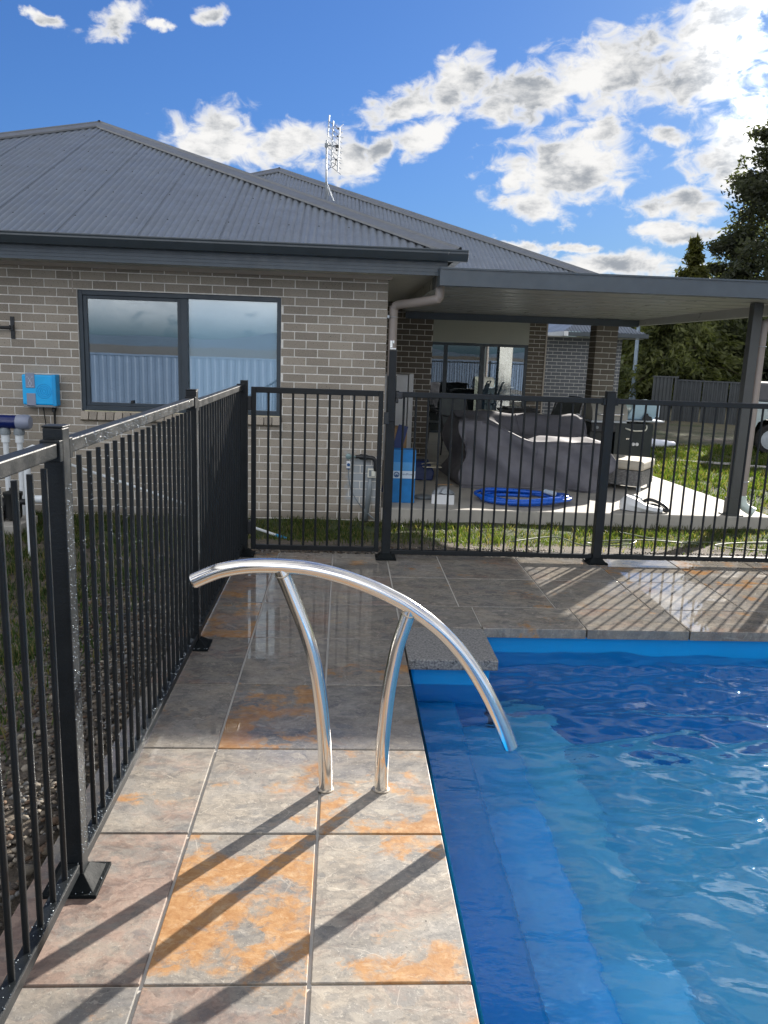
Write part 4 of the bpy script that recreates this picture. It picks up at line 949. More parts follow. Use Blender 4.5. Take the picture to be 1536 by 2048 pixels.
# corner lounge under a cloth cover
SF = thing('covered_lounge', 'corner lounge hidden under a draped grey lilac cloth cover', 'sofa', (2.45, 10.6, SLZ))
nx_, ny_ = 92, 60
def sofa_h(x, y):
    """height of the cover top above the slab"""
    def sm(a, b, t): t = min(1, max(0, (t-a)/(b-a))); return t*t*(3-2*t)
    a, b = sm(10.60, 11.15, y), sm(2.45, 1.72, x)
    return 0.615 + (0.86-0.615)*max(a, 0.75*a+0.25) * a + 0.24*b*(1-0.9*a)
nr = random.Random(3)
wr_ = [(nr.uniform(2, 9), nr.uniform(-6.28, 6.28), nr.uniform(0, 6.28), nr.uniform(.004, .012)) for _ in range(16)]
mb = MB()
sxa, sxb, sya, syb = 1.53, 3.34, 9.83, 11.35
U = [i/(nx_-1) for i in range(nx_)]; V = [j/(ny_-1) for j in range(ny_)]
for v in V:
    for u in U:
        # parameter runs past the top on all four sides and hangs down
        pu, pv = u*1.5-.25, v*1.8-.40
        cu, cv = min(1, max(0, pu)), min(1, max(0, pv))
        x, y = sxa+(sxb-sxa)*cu, sya+(syb-sya)*cv
        h = sofa_h(x, y); ov = max(max(-pu, pu-1)/.25, max(-pv, pv-1)/.40, 0)
        ov = min(1, ov*1.02)
        z = SLZ+.004+h*(1-ov)
        w = sum(a*math.sin(fr*(x*1.3+y*.7*math.cos(ph))+ph+sg*ov*1.2+z*fr*.6) for fr, sg, ph, a in wr_)
        ex_, ey_ = (-1 if pu < 0 else (1 if pu > 1 else 0)), (-1 if pv < 0 else (1 if pv > 1 else 0))
        flare = .05*ov+2.6*w*(1 if ov > 0 else 0)+.035*math.sin(9*x+4*y)*ov
        if ex_ or ey_: x += ex_*flare; y += ey_*flare
        else: z += w*0.45
        # deep diagonal fold across the front
        if ey_ == -1:
            d = (z-SLZ)-(0.80-0.62*(cu-.05)); y -= .05*math.exp(-(d/.05)**2)*(1 if cu < .75 else 0)
            d2 = (z-SLZ)-(.36+.1*math.sin(cu*6)); y -= .03*math.exp(-(d2/.04)**2)
        mb.v.append((x, y, z))
for j in range(ny_-1):
    for i in range(nx_-1):
        a = j*nx_+i; mb.f.append((a, a+1, a+nx_+1, a+nx_))
cover_o = part('cover', mb, 'cover', SF, smooth=True)
def vat(i, j): return mb.v[j*nx_+i]
jf, jb = int(round(.40/1.8*(ny_-1))), int(round(1.40/1.8*(ny_-1))); il, ir = int(round(.25/1.5*(nx_-1))), int(round(1.25/1.5*(nx_-1)))
seams = [[vat(i, jf) for i in range(il, ir+1)], [vat(il, j) for j in range(2, jb)], [vat(ir, j) for j in range(2, jb)], [vat(int(il+(ir-il)*.52), j) for j in range(2, jb)]]
for P in seams: part('seam', MB().tube(P, .006, 6), 'cover', SF, smooth=True)
part('hem', MB().tube([(x, y, max(z, SLZ+.012)) for x, y, z in [vat(i, 1) for i in range(il, ir+1)]], .009, 6), 'cover', SF, smooth=True)
# dining table and chairs further back
TB = thing('patio_table', 'cream topped outdoor table with stacked flat parts behind the lounge', 'table', (2.95, 13.6, SLZ))
part('top', MB().box(2.45, 3.5, 13.3, 14.3, .485, .525), 'paper', TB, bevel=0.004)
for x in (2.5, 3.45):
    for y in (13.35, 14.25): part('leg', MB().box(x-.025, x+.025, y-.025, y+.025, SLZ, .484), 'chair', TB)
single('flat_stack', MB().box(2.75, 3.32, 13.4, 13.9, .526, .56).box(2.72, 3.35, 13.35, 13.95, .561, .60).box(2.80, 3.30, 13.4, 13.85, .601, .64), 'chair', 'dark flat frame pieces lying on the outdoor table', 'furniture parts', (3.0, 13.6, .526), bevel=0.004)
def make_chair():
    t = thing('patio_chair', 'x', 'chair', (0, 0, 0), 'dark patio chairs beside the outdoor table')
    bk = part('back_frame', MB().tube(smooth_path([(-.24, .22, .42), (-.25, .34, .72), (-.23, .42, .97), (-.18, .44, 1.0), (.18, .44, 1.0), (.23, .42, .97), (.25, .34, .72), (.24, .22, .42)], 4), .014, 8), 'chair', t, smooth=True)
    part('sling', MB().add([(-.23, .23, .44), (.23, .23, .44), (.235, .34, .72), (-.235, .34, .72), (-.2, .42, .95), (.2, .42, .95)], [(0, 1, 2, 3), (3, 2, 5, 4)]).box(-.22, .22, -.22, .22, .425, .437), 'sling', t)
    part('seat_frame', MB().tube([(-.24, -.24, .43), (.24, -.24, .43), (.24, .23, .43), (-.24, .23, .43)], .014, 8, closed=True), 'chair', t)
    for x in (-.24, .24):
        for y in (-.22, .22): part('leg', MB().tube([(x, y, .43), (x*1.08, y*1.15, 0)], .013, 8), 'chair', t)
        part('armrest', MB().tube(smooth_path([(x, -.22, .43), (x*1.05, -.22, .63), (x*1.05, -.1, .655), (x*1.02, .30, .66)], 4), .014, 8), 'chair', t, smooth=True)
    return t
ch = make_chair()
def dup(root, loc, rz, label):
    r = root.copy(); C.objects.link(r); r.location = loc; r.rotation_euler.z = rz; r['label'] = label
    for c in root.children:
        k = c.copy(); C.objects.link(k); k.parent = r
    return r
ch.location = (3.62, 13.5, SLZ); ch.rotation_euler.z = R(-75); ch['label'] = 'dark patio chair tilted at the right end of the table, nearest the pillar'
dup(ch, (3.35, 13.05, SLZ), R(-68), 'dark patio chair just left of the one nearest the pillar')
dup(ch, (1.98, 12.9, SLZ), R(20), 'dark sling chair facing away at the left end of the table')
dup(ch, (1.70, 14.4, SLZ), R(60), 'dark patio chair farthest back beside the sliding door')
# barbecue
BQ = thing('barbecue', 'black barbecue cabinet with round chrome knobs and a pale hood', 'barbecue', (4.1, 11.6, SLZ))
part('cabinet', MB().box(3.98, 4.54, 11.35, 11.85, SLZ+.06, .60), 'bbq', BQ, bevel=0.006); part('side_cabinet', MB().box(3.62, 3.97, 11.40, 11.85, SLZ+.06, .585), 'bbq', BQ, bevel=0.006)
part('control_panel', MB().obox((3.80, 11.36, .53), (.36, .04, .13), 0, R(-14)), 'black', BQ, bevel=0.005)
part('work_top', MB().box(3.60, 4.12, 11.30, 11.88, .602, .632).box(4.121, 4.69, 11.33, 11.86, .628, .648), 'galv', BQ, bevel=0.005)
hd = MB(); pr = [(11.33, .634)]+[(11.61-.27*math.cos(a), .70+.20*math.sin(a)) for a in [math.pi*k/12 for k in range(13)]]+[(11.88, .634)]
hd.prism(pr, 3.62, 4.14, 'X'); part('hood', hd, 'hood', BQ, smooth=True, auto=35)
part('hood_handle', MB().tube(smooth_path([(3.70, 11.34, .72), (3.70, 11.28, .725), (3.9, 11.27, .725), (4.05, 11.28, .725), (4.05, 11.34, .72)], 4), .012, 8), 'chrome', BQ, smooth=True)
for x in (3.70, 3.80, 3.90): part('burner_knob', MB().lathe([(.022, 11.32), (.022, 11.345)], (x, 0, .53), 12, 'Y'), 'grey_pl', BQ)
for x in (4.258, 4.312): part('door_knob', MB().lathe([(.022, 11.315), (.026, 11.325), (.026, 11.335), (.012, 11.349)], (x, 0, .30), 16, 'Y'), 'white', BQ, smooth=True, auto=40)
part('gas_hose', MB().tube(smooth_path([(4.12, 11.34, .53), (4.22, 11.31, .50), (4.32, 11.30, .50), (4.40, 11.31, .505), (4.43, 11.32, .54), (4.43, 11.34, .58)], 4), .011, 8), 'cream', BQ, smooth=True)
part('hinge', MB().obox((4.17, 11.343, .375), (.05, .012, .02)), 'chrome', BQ)
for x in (3.66, 4.50):
    for y in (11.42, 11.80): part('castor', MB().tube([(x-.012, y, SLZ+.03), (x+.012, y, SLZ+.03)], .029, 12), 'black', BQ)
TU = thing('plastic_tub', 'pale blue plastic tub with notched rim on the barbecue side shelf', 'tub', (4.35, 11.6, .649))
tb = MB(); tb.v += [(4.14, 11.40, .65), (4.56, 11.40, .65), (4.56, 11.80, .65), (4.14, 11.80, .65), (4.20, 11.38, .80), (4.60, 11.37, .80), (4.60, 11.83, .80), (4.20, 11.83, .80), (4.27, 11.38, .92), (4.60, 11.37, .93), (4.60, 11.83, .93), (4.27, 11.83, .92)]
for i in range(2):
    for k in range(4): tb.f.append((i*4+k, i*4+(k+1) % 4, i*4+4+(k+1) % 4, i*4+4+k))
tb.f += [(0, 3, 2, 1), (8, 9, 10, 11)]
part('body', tb, 'tub', TU, bevel=0.025, seg=3)
part('rim', MB().box(4.575, 4.615, 11.36, 11.84, .70, .925), 'label', TU, bevel=0.012)
part('notch', MB().prism([(4.36, .652), (4.52, .652), (4.50, .70), (4.46, .715), (4.44, .75), (4.40, .75), (4.385, .715)], 11.355, 11.366, 'Y'), 'black', TU)
single('tongs_holder', MB().tube(smooth_path([(3.42, 11.5, .69), (3.46, 11.48, .69), (3.49, 11.47, .62), (3.53, 11.46, .52)], 4), .016, 8), 'white', 'bent white crank handle sticking up beside the barbecue', 'handle', (3.48, 11.5, .5), smooth=True)
# wicker ottoman
oc, orz, ow = (3.80, 10.27, 0), R(54), 0.56
OT = thing('ottoman', 'grey wicker ottoman with thick beige cushion at the patio corner', 'ottoman', (oc[0], oc[1], SLZ))
wk = MB()
Rm = Matrix.Rotation(orz, 4, 'Z')
def loc(x, y, z): v = Rm @ Vector((x, y, 0)); return (oc[0]+v.x, oc[1]+v.y, z)
part('core', MB().obox((oc[0], oc[1], -.0), (ow-.03, ow-.03, .20), orz), 'sling', OT)
for k in range(11):
    z = -.085+k*.0178
    for side in range(4):
        n = 16; pts = []
        for i in range(n+1):
            t = -ow/2+ow*i/n; o_ = ow/2+(.004 if (i+k) % 2 else -.004)
            a = side*math.pi/2; x, y = (t*math.cos(a)+o_*math.sin(a), t*math.sin(a)-o_*math.cos(a)); pts.append(loc(x, y, z))
        for i in range(n):
            p, q = pts[i], pts[i+1]; wk.quad((p[0], p[1], z-.0078), (q[0], q[1], z-.0078), (q[0], q[1], z+.0078), (p[0], p[1], z+.0078))
part('wicker_weave', wk, simple('grey wicker', (0.20, 0.20, 0.20), 0.6, var=0.3, scale=25), OT, kind='stuff')
for x in (-1, 1):
    for y in (-1, 1): part('leg', MB().obox(loc(x*(ow/2-.03), y*(ow/2-.03), SLZ+.034), (.045, .045, .068), orz), 'galv', OT)
part('cushion', MB().obox((oc[0], oc[1], .170), (ow+.03, ow+.03, .125), orz), 'cushion', OT, bevel=0.035, seg=4, smooth=False)
# pool cleaner head
CLN = thing('pool_cleaner', 'pale grey pool cleaner head with dark handle lying on the slab', 'pool cleaner', (3.36, 8.62, SLZ))
cb = MB(); secs = [(3.17, 8.66, .05, .06, .055), (3.22, 8.64, .10, .10, .085), (3.32, 8.60, .12, .085, .07), (3.42, 8.56, .10, .05, .045), (3.52, 8.53, .085, .045, .03), (3.60, 8.51, .05, .03, .028)]
for x, y, w, h, zc in secs:
    for a in range(8):
        t = 2*math.pi*a/8; cb.v.append((x+.2*w*math.cos(t), y+w*math.cos(t), SLZ+max(.003, zc+h*math.sin(t))))
for i in range(len(secs)-1):
    for a in range(8): cb.f.append((i*8+a, i*8+(a+1) % 8, i*8+8+(a+1) % 8, i*8+8+a))
cb.f += [tuple(range(8)), tuple(range(40, 48))]
part('body', cb, 'white', CLN, smooth=True, auto=50)
part('handle', MB().tube(smooth_path([(3.30, 8.72, SLZ+.14), (3.36, 8.74, SLZ+.15), (3.44, 8.74, SLZ+.12), (3.42, 8.68, SLZ+.05)], 4), .012, 8), 'galv', CLN, smooth=True)
part('strap', MB().tube(smooth_path([(3.40, 8.66, SLZ+.06), (3.50, 8.70, SLZ+.115), (3.60, 8.66, SLZ+.10), (3.68, 8.58, SLZ+.05), (3.66, 8.53, SLZ+.02), (3.55, 8.60, SLZ+.07), (3.46, 8.62, SLZ+.06)], 4), .020, 8), 'black', CLN, smooth=True)

# ------------------------------------------------------------------ yard beyond
def gz(x, y): return ground_z(x, y)
hp = [(1.55, 6.9), (2.05, 7.25), (2.25, 7.0), (2.6, 6.85), (2.75, 7.05), (2.5, 7.2), (2.3, 7.05), (2.9, 7.15), (3.5, 7.35), (3.1, 7.6), (2.9, 7.75), (3.3, 7.6), (4.0, 7.3), (4.3, 7.0), (3.9, 6.85), (3.5, 7.0), (4.2, 7.2), (5.0, 7.15), (5.8, 7.0)]
single('garden_hose', MB().tube(smooth_path([(x, y, gz(x, y)+.05+.03*math.sin(i*2.1)) for i, (x, y) in enumerate(hp)], 6), .0065, 7), 'hosegreen', 'thin pale green garden hose looping over the grass behind the back fence', 'hose', (1.55, 6.9, -.2), smooth=True)
for i, (a, b, w) in enumerate((((6.15, 14.15), (7.1, 13.95), .10), ((6.35, 13.95), (7.25, 13.75), .09), ((7.0, 13.55), (8.3, 13.2), .11))):
    c = ((a[0]+b[0])/2, (a[1]+b[1])/2, ZG+.03+.012*i); L = math.dist(a, b)
    single('plank', MB().obox(c, (L, w, .03), math.atan2(b[1]-a[1], b[0]-a[0])), 'plank', ('grey timber plank lying farthest back on the lawn beyond the slab', 'grey timber plank crossing just in front of the farthest lawn plank', 'grey timber plank lying at the right, partly behind the patio post')[i], 'plank', c, 'planks lying on the lawn', bevel=0.004)
pl = MB()
for i in range(9):
    u = i/8; w = .16*(1-.5*max(0, u-.55)/.45)+.012*math.sin(i*2.4)
    for a in range(8):
        t = 2*math.pi*a/8; pl.v.append((6.20+.85*u, 16.4+.03*math.sin(i)+w*1.3*math.cos(t), ZG+.10+.095*math.sin(t)*(w/.16)))
for i in range(8):
    for a in range(8): pl.f.append((i*8+a, i*8+(a+1) % 8, i*8+8+(a+1) % 8, i*8+8+a))
pl.f += [tuple(range(8)), tuple(range(64, 72))]
single('white_bundle', pl, 'cloth', 'white rolled bundle lying on the lawn right of the barbecue', 'bundle', (6.6, 16.4, ZG), smooth=True)

def ribbed_fence(parent_label, name, p, q, z0, z1, mat, pitch=0.19, depth=0.03, cap=True, group=None, base=None, wide=0.76):
    t = thing(name, parent_label, 'fence', base or (p[0], p[1], z0), group)
    p, q = Vector((p[0], p[1], 0)), Vector((q[0], q[1], 0)); d = q-p; L = d.length; d.normalize(); nrm = Vector((-d.y, d.x, 0))
    s = 0.0
    while s < L-.01:
        e = min(L, s+wide); mbx = MB(); pts = []
        x = s
        while x < e-1e-6:
            for u, v in ((0, 0), (pitch*.36, 0), (pitch*.5, depth), (pitch*.86, depth), (pitch, 0)):
                if x+u <= e+1e-6: pts.append((x+u, v))
            x += pitch
        pts = [pts[0]]+[b for a, b in zip(pts, pts[1:]) if b[0]-a[0] > 1e-4]
        for u, v in pts:
            c = p+d*u+nrm*v; mbx.v += [(c.x, c.y, z0), (c.x, c.y, z1)]
        for i in range(len(pts)-1): mbx.f.append((2*i, 2*i+2, 2*i+3, 2*i+1))
        part('panel', mbx, mat, t); s = e
    c = (p+q)/2
    part('rail', MB().obox((c.x+nrm.x*depth/2, c.y+nrm.y*depth/2, z1+.012), (L, .05, .045), math.atan2(d.y, d.x)), mat, t)
    part('rail', MB().obox((c.x+nrm.x*depth/2, c.y+nrm.y*depth/2, z0+.03), (L, .05, .05), math.atan2(d.y, d.x)), mat, t)
    return t
ribbed_fence('near taller section of dark ribbed steel fence across the lawn', 'steel_fence', (9.45, 24.0), (10.32, 24.2), -.45, 1.02, 'colorbond', .13)
ribbed_fence('lower receding section of dark ribbed steel fence behind the patio post', 'steel_fence', (10.34, 24.3), (12.2, 23.0), -.45, .93, 'colorbond', .13)
ribbed_fence('dark ribbed steel fence far right behind the parked ute', 'steel_fence', (12.25, 23.0), (22, 22.0), -.45, 1.0, 'colorbond', .13)
ribbed_fence('pale blue grey ribbed steel boundary fence behind the pool', 'steel_fence', (14.0, -2.55), (-16.0, -2.55), -.35, 1.19, 'colorbond_pale', .19, .010)

# parked ute, mostly outside the frame
UT = thing('ute', 'pale grey green ute with canvas canopy parked on the lawn at the right edge', 'ute', (10.6, 16.4, ZG))
ut = lambda x0, x1, y0, y1, z0, z1: MB().box(x0, x1, y0, y1, z0, z1)
tubm = MB(); tubm.prism([(8.33, .16), (8.46, .12), (8.47, .12), (8.55, .34), (8.72, .42), (8.98, .42), (9.14, .32), (9.2, .12), (10.2, .12), (10.2, .76), (8.36, .76), (8.33, .72)], 15.95, 17.6, 'Y')
part('tub', tubm, 'ute', UT, bevel=0.03, seg=3)
cabm = MB(); cabm.prism([(10.22, .10), (12.3, .10), (12.42, .32), (12.75, .40), (13.05, .32), (13.15, .12), (13.45, .14), (13.45, .56), (13.3, .66), (12.1, .80), (11.55, 1.32), (10.30, 1.34), (10.22, 1.25)], 15.98, 17.57, 'Y')
part('cab', cabm, 'ute', UT, bevel=0.05, seg=3)
part('side_window', MB().prism([(10.40, .86), (11.9, .86), (11.48, 1.24), (10.42, 1.25)], 15.965, 15.979, 'Y'), 'glass_dark', UT)
part('bumper', ut(8.26, 8.34, 16.0, 17.55, .02, .13), 'black', UT, bevel=0.02)
part('canopy', ut(8.42, 10.15, 16.02, 17.52, .765, 1.14), 'canvas', UT, bevel=0.05)
part('trim_rail', ut(8.40, 10.18, 15.94, 15.955, .70, .735), 'galv', UT)
part('tail_light', ut(8.318, 8.332, 15.98, 16.08, .40, .62), 'ink_red', UT)
for x in (8.84, 12.75):
    for y, s in ((16.02, -1), (17.45, 1)):
        w = part('wheel', MB().tube([(x, y-.11, 0), (x, y+.11, 0)], .315, 28), 'tyre', UT, bevel=0.03)
        part('rim', MB().lathe([(.205, -.008), (.20, .004), (.17, -.012), (.05, -.014), (.045, .004)], (x, y+s*.112, 0), 20, 'Y'), 'galv', w)
        for k in range(6):
            a = k*math.pi/3; part('rim_hole', MB().obox((x+.11*math.cos(a), y+s*.116, .11*math.sin(a)), (.05, .012, .05), 0, 0, -a), 'black', w)
UT.location = (10.60, 15.52, ZG); UT.rotation_euler.z = R(-22)
single('street_lamp', MB().tube([(11.06, 30, -.35), (11.06, 30, .35), (11.06, 30, .45), (11.02, 30, 3.9)], [.13, .125, .085, .06], 12).lathe([(.06, 3.9), (.16, 3.95), (.15, 4.1), (.04, 4.15)], (11.02, 30, 0), 12), 'lamp', 'slim grey blue street lamp pole right of the brick pillar', 'street lamp', (11.06, 30, -.35), smooth=True, auto=40)

AX, AYY, AZ = -0.424, 16.42, 4.31
AN = thing('tv_antenna', 'tall thin metal television aerial standing on the farther roof', 'aerial', (AX, AYY, AZ))
part('mast', MB().tube([(AX, AYY, AZ-.03), (AX-.01, AYY, 5.45)], .019, 10), 'galv', AN, smooth=True)
part('stay', MB().tube([(AX+.15, AYY-.10, AZ+.02), (AX+.005, AYY, AZ+.36)], .012, 8), 'galv', AN); part('stay', MB().tube([(AX+.04, AYY+.30, AZ+.18), (AX, AYY, AZ+.36)], .012, 8), 'galv', AN)
part('clamp', MB().obox((AX-.01, AYY, 5.36), (.07, .06, .07)).lathe([(.028, AZ+.33), (.028, AZ+.39)], (AX, AYY, 0), 10), 'grey_pl', AN, bevel=.005)
def arod(name, p, q, r=.006, m='chrome'): part(name, MB().tube([p, q], r, 6), m, AN)
for x, z0, z1 in ((-.40, 5.50, 5.88), (-.325, 4.97, 5.80), (-.20, 4.90, 5.72)):
    part('upright', MB().tube([(x-.012, AYY+(x+.3)*.9, z0), (x+.012, AYY+(x+.3)*.9, z1)], .013, 8), 'galv', AN)
part('arm', MB().tube([(AX, AYY, 5.36), (-.24, AYY+.05, 5.37)], .014, 8), 'grey_pl', AN)
part('dark_box', MB().obox((-.235, AYY+.05, 5.36), (.06, .05, .05)), 'black', AN)
for i in range(9):
    z = 4.93+i*.095; arod('reflector_rod', (-.43+.02*i/8, AYY-.12, z+.09), (-.15+.02*i/8, AYY+.16, z-.05))
for i, z in enumerate((5.10, 5.27, 5.52, 5.66)):
    c = (-.245+.01*i, AYY-.04, z)
    for dx, dz in ((.10, .07), (.12, -.03), (-.08, .08), (-.09, -.01)): arod('whisker', c, (c[0]+dx, c[1]-.06, c[2]+dz), .006)
    part('joint', MB().obox(c, (.035, .03, .03)), 'black', AN)
part('cable', MB().tube(smooth_path([(-.24, AYY, 5.12), (-.27, AYY, 5.0), (-.36, AYY, 4.96), (-.42, AYY, 4.90)], 4), .006, 6), 'black', AN)

# the next house along
NH = thing('neighbour_house', 'blue grey brick house with a small hip roof glimpsed beyond the patio', 'house', (6.0, 20, ZG))
nw = part('wall', MB().box(4.75, 6.98, 20.006, 24, ZG-.1, 2.0), 'mortar', NH)
mbs = MB(); face_bricks(mbs, 4.76, 6.98, 20.0, 1.99, ZG)
part('brick', mbs, 'brick_grey', nw, kind='stuff')
nr_ = part('roof', MB().add([(5.30, 19.4, 2.13), (7.35, 19.4, 2.13), (6.33, 20.6, 2.66), (5.3, 24, 2.13), (7.35, 24, 2.13), (6.33, 24, 2.66)], [(0, 1, 2), (1, 4, 5, 2), (3, 0, 2, 5)]), 'roof', NH)
rb = MB()
for i in range(26):
    x = 5.34+i*.078; zt = 2.13+min(x-5.3, 7.35-x)*.5; yt = 19.4+min(x-5.3, 7.35-x)*1.15
    rb.tube([(x, 19.4, 2.135), (x, yt, zt+.005)], .016, 5)
part('rib', rb, 'roof', nr_, kind='stuff')
part('gutter', MB().box(5.40, 7.38, 19.30, 19.40, 2.02, 2.12), 'gutter', NH, bevel=.01); part('gutter', MB().box(5.29, 5.395, 19.30, 24, 2.02, 2.13), 'white', NH)
part('soffit', MB().box(4.4, 7.3, 19.42, 20.0, 2.0, 2.015), 'soffit', NH)
part('window', MB().box(7.0, 7.03, 20.6, 21.8, .8, 1.8), 'glass_dark', NH)

# far ground behind the camera, seen in the windows
hv, hf = [], []
hn = np.random.RandomState(2)
amp = [hn.rand(6)*6.28 for _ in range(3)]
N = 120
for ring, (rad, k) in enumerate(((430, 0.0), (620, .55), (900, 1.0), (1300, .9))):
    for i in range(N+1):
        a = math.pi*(1.02+.96*i/N)
        h = (14+7*math.sin(3*a+amp[0][0])+5*math.sin(7*a+amp[0][1])+3.5*math.sin(17*a+amp[0][2])+1.8*math.sin(41*a))*k*1.25
        hv.append((rad*math.cos(a), rad*math.sin(a), -3.5+h))
for r_ in range(3):
    for i in range(N): a = r_*(N+1)+i; hf.append((a, a+1, a+N+2, a+N+1))
mh = MB(); mh.v, mh.f = hv, hf
struct('hills', mh, simple('haze-tinted wooded hills', (0.065, 0.105, 0.155), 0.95, var=0.25, scale=.05), smooth=True)  # distance haze is painted in: base colour shifted to blue
struct('dry_field', MB().quad((-300, -395, -.42), (300, -395, -.42), (300, -24, -.36), (-300, -24, -.36)), simple('dry field', (0.17, 0.155, 0.12), 0.95, var=0.12, scale=.3))

# ------------------------------------------------------------------ trees
def leaf_quads(P, D, L, Wd, cols, rs):
    """P centres, D directions, cross width random: one quad each"""
    n = len(P); side = rs.normal(size=(n, 3)); side -= (side*D).sum(1, keepdims=True)*D; side /= np.linalg.norm(side, axis=1, keepdims=True)+1e-9
    a = P-D*L[:, None]*.5; b = P+D*L[:, None]*.5; w = side*Wd[:, None]*.5
    V = np.stack([a-w*.5, P-w+D*L[:, None]*.05, b, P+w], 1).reshape(-1, 3)
    F = np.arange(4*n).reshape(n, 4); return V, F, np.repeat(cols, 4, 0)
def tree(name, label, base, crown, nleaf, lsize, c1, c2, seed, limbs=10, droop=.2, group=None, cat='tree', trunk_r=.25, elong=1.6):
    """crown: function(u in 0..1 height) -> (z, radius, cx, cy)"""
    rs = np.random.RandomState(seed)
    t = thing(name, label, cat, base, group)
    b = Vector(base)
    ztop = crown(1.0)[0]
    tb_ = MB(); path = []; rr_ = []
    for i in range(8):
        u = i/7; z = base[2]+(ztop-base[2])*u*.95; cx, cy = crown(max(0, min(1, u)))[2:]
        path.append((base[0]+(cx-base[0])*u+.06*rs.randn(), base[1]+(cy-base[1])*u+.06*rs.randn(), z)); rr_.append(trunk_r*(1-.9*u))
    path[0] = tuple(base[:2])+(base[2]-.1,)
    tb_.tube(path, rr_, 9)
    # boughs
    B = []
    for k in range(limbs):
        u = (k+rs.rand())/limbs; z, r, cx, cy = crown(u); a = k*2.4+rs.rand()
        r2 = r*rs.uniform(.75, 1.08); p0 = Vector((cx, cy, z-.25*r)); p1 = Vector((cx+r2*math.cos(a), cy+r2*math.sin(a), z-droop*r2+.1*rs.randn()))
        mid = (p0+p1)/2+Vector((0, 0, .12*r))
        tb_.tube([p0, mid, p1], [trunk_r*.3*(1-u*.7), trunk_r*.18*(1-u*.7), .01], 5, caps=False)
        B.append((p0, mid, p1))
    part('trunk', tb_, 'bark', t, smooth=True)
    per = nleaf//limbs
    Ps, Ds, Cs = [], [], []
    for p0, mid, p1 in B:
        s = np.clip(rs.beta(2.2, 1.25, per), 0, 1)
        A, Bm, E_ = np.array(p0), np.array(mid), np.array(p1)
        c = ((1-s)**2)[:, None]*A+(2*s*(1-s))[:, None]*Bm+(s**2)[:, None]*E_
        ln = np.linalg.norm(E_-A); wid = ln*(.30-.20*s)+lsize*.7
        # twigs gather the leaves in tufts
        tuft = rs.randint(0, max(6, per//40), per)
        toff = rs.normal(size=(tuft.max()+1, 3))*[1, 1, .62]
        q = c+toff[tuft]*wid[:, None]*.72+rs.normal(size=(per, 3))*lsize*.8
        d = (E_-A)/ln+rs.normal(size=(per, 3))*.75+np.array([0, 0, -droop]); d /= np.linalg.norm(d, axis=1, keepdims=True)
        m_ = np.clip(.5+.22*toff[tuft, 2]+.18*rs.randn(per), 0, 1)[:, None]
        Ps.append(q); Ds.append(d); Cs.append(np.array(c1)*(1-m_)+np.array(c2)*m_)
    P_, D_, C_ = np.concatenate(Ps), np.concatenate(Ds), np.concatenate(Cs)
    n = len(P_); L_ = lsize*rs.uniform(.6, 1.5, n)*elong; W_ = lsize*rs.uniform(.5, 1.0, n)
    V, F, K = leaf_quads(P_, D_, L_, W_, C_, rs)
    V = V-np.array(base)
    me = colmesh('crown', V.tolist(), F.tolist(), K, M['leaf']); link('crown', me, t, base)
    return t
dk1, dk2 = (0.036, 0.044, 0.031), (0.085, 0.095, 0.058)
def cone(x, y, z0, z1, r0, pw=.8, rt=.1, bulge=0.0):
    return lambda u: (z0+(z1-z0)*u, (r0*(1-u)**pw+rt)*(1 if u > .12 else .6+3.3*u)+bulge*math.sin(u*9), x, y)
def ball(x, y, z0, z1, r):
    return lambda u: (z0+(z1-z0)*u, r*math.sqrt(max(.03, 1-(2*u-1)**2))+.05, x, y)
tree('tall_evergreen_tree', 'tallest dark evergreen tree rising at the right edge of the picture', (23.6, 42, -.4), cone(23.6, 42, .5, 15.0, 6.9, .55, .5, .35), 72000, .17, dk1, (0.072, 0.08, 0.052), 11, 64, .12, trunk_r=.4)
tree('evergreen_tree', 'dark evergreen just left of the tallest one with feathery top', (20.4, 43, -.4), cone(20.6, 43, .3, 8.4, 2.2, .7, .35, .25), 20000, .15, dk1, dk2, 12, 34, .12, trunk_r=.25)
tree('conifer_tree', 'small yellow green conifer whose pointed tip shows above the patio roof', (15.9, 37, -.4), cone(15.9, 37, .2, 6.9, 1.75, .85, .05), 13000, .11, (0.035, 0.045, 0.012), (0.125, 0.125, 0.030), 13, 44, .30, trunk_r=.16, elong=2.4)
tree('cedar_tree', 'broad dark green cedar with drooping layers beyond the brick pillar', (12.9, 32, -.4), ball(12.9, 32, .1, 4.5, 3.0), 30000, .13, (0.038, 0.052, 0.024), (0.17, 0.185, 0.07), 14, 50, .38, trunk_r=.24, elong=2.2)
tree('cedar_tree', 'dark cedar standing behind the lower steel fence', (15.6, 33, -.4), ball(15.6, 33, .1, 4.4, 2.3), 20000, .13, (0.034, 0.044, 0.026), (0.115, 0.13, 0.062), 15, 36, .36, trunk_r=.2, elong=2.2)
tree('evergreen_tree', 'dark evergreen right of the patio post behind the ute', (19.6, 35, -.4), ball(19.6, 35, .1, 6.0, 2.7), 24000, .14, dk1, (0.068, 0.074, 0.048), 16, 36, .2, trunk_r=.25)
tree('shrub', 'pale leaved low shrub at the foot of the street lamp pole', (9.55, 29.0, -.4), ball(9.55, 29, -.2, 1.75, 1.0), 2600, .13, (0.05, 0.07, 0.03), (0.16, 0.18, 0.09), 17, 16, .1, cat='shrub', trunk_r=.05)
tree('shrub', 'green rounded shrub beyond the lawn left of the steel fence', (8.3, 27.5, -.4), ball(8.3, 27.5, -.2, 2.1, 1.1), 3000, .13, (0.03, 0.05, 0.015), (0.12, 0.14, 0.05), 18, 16, .1, cat='shrub', trunk_r=.05)
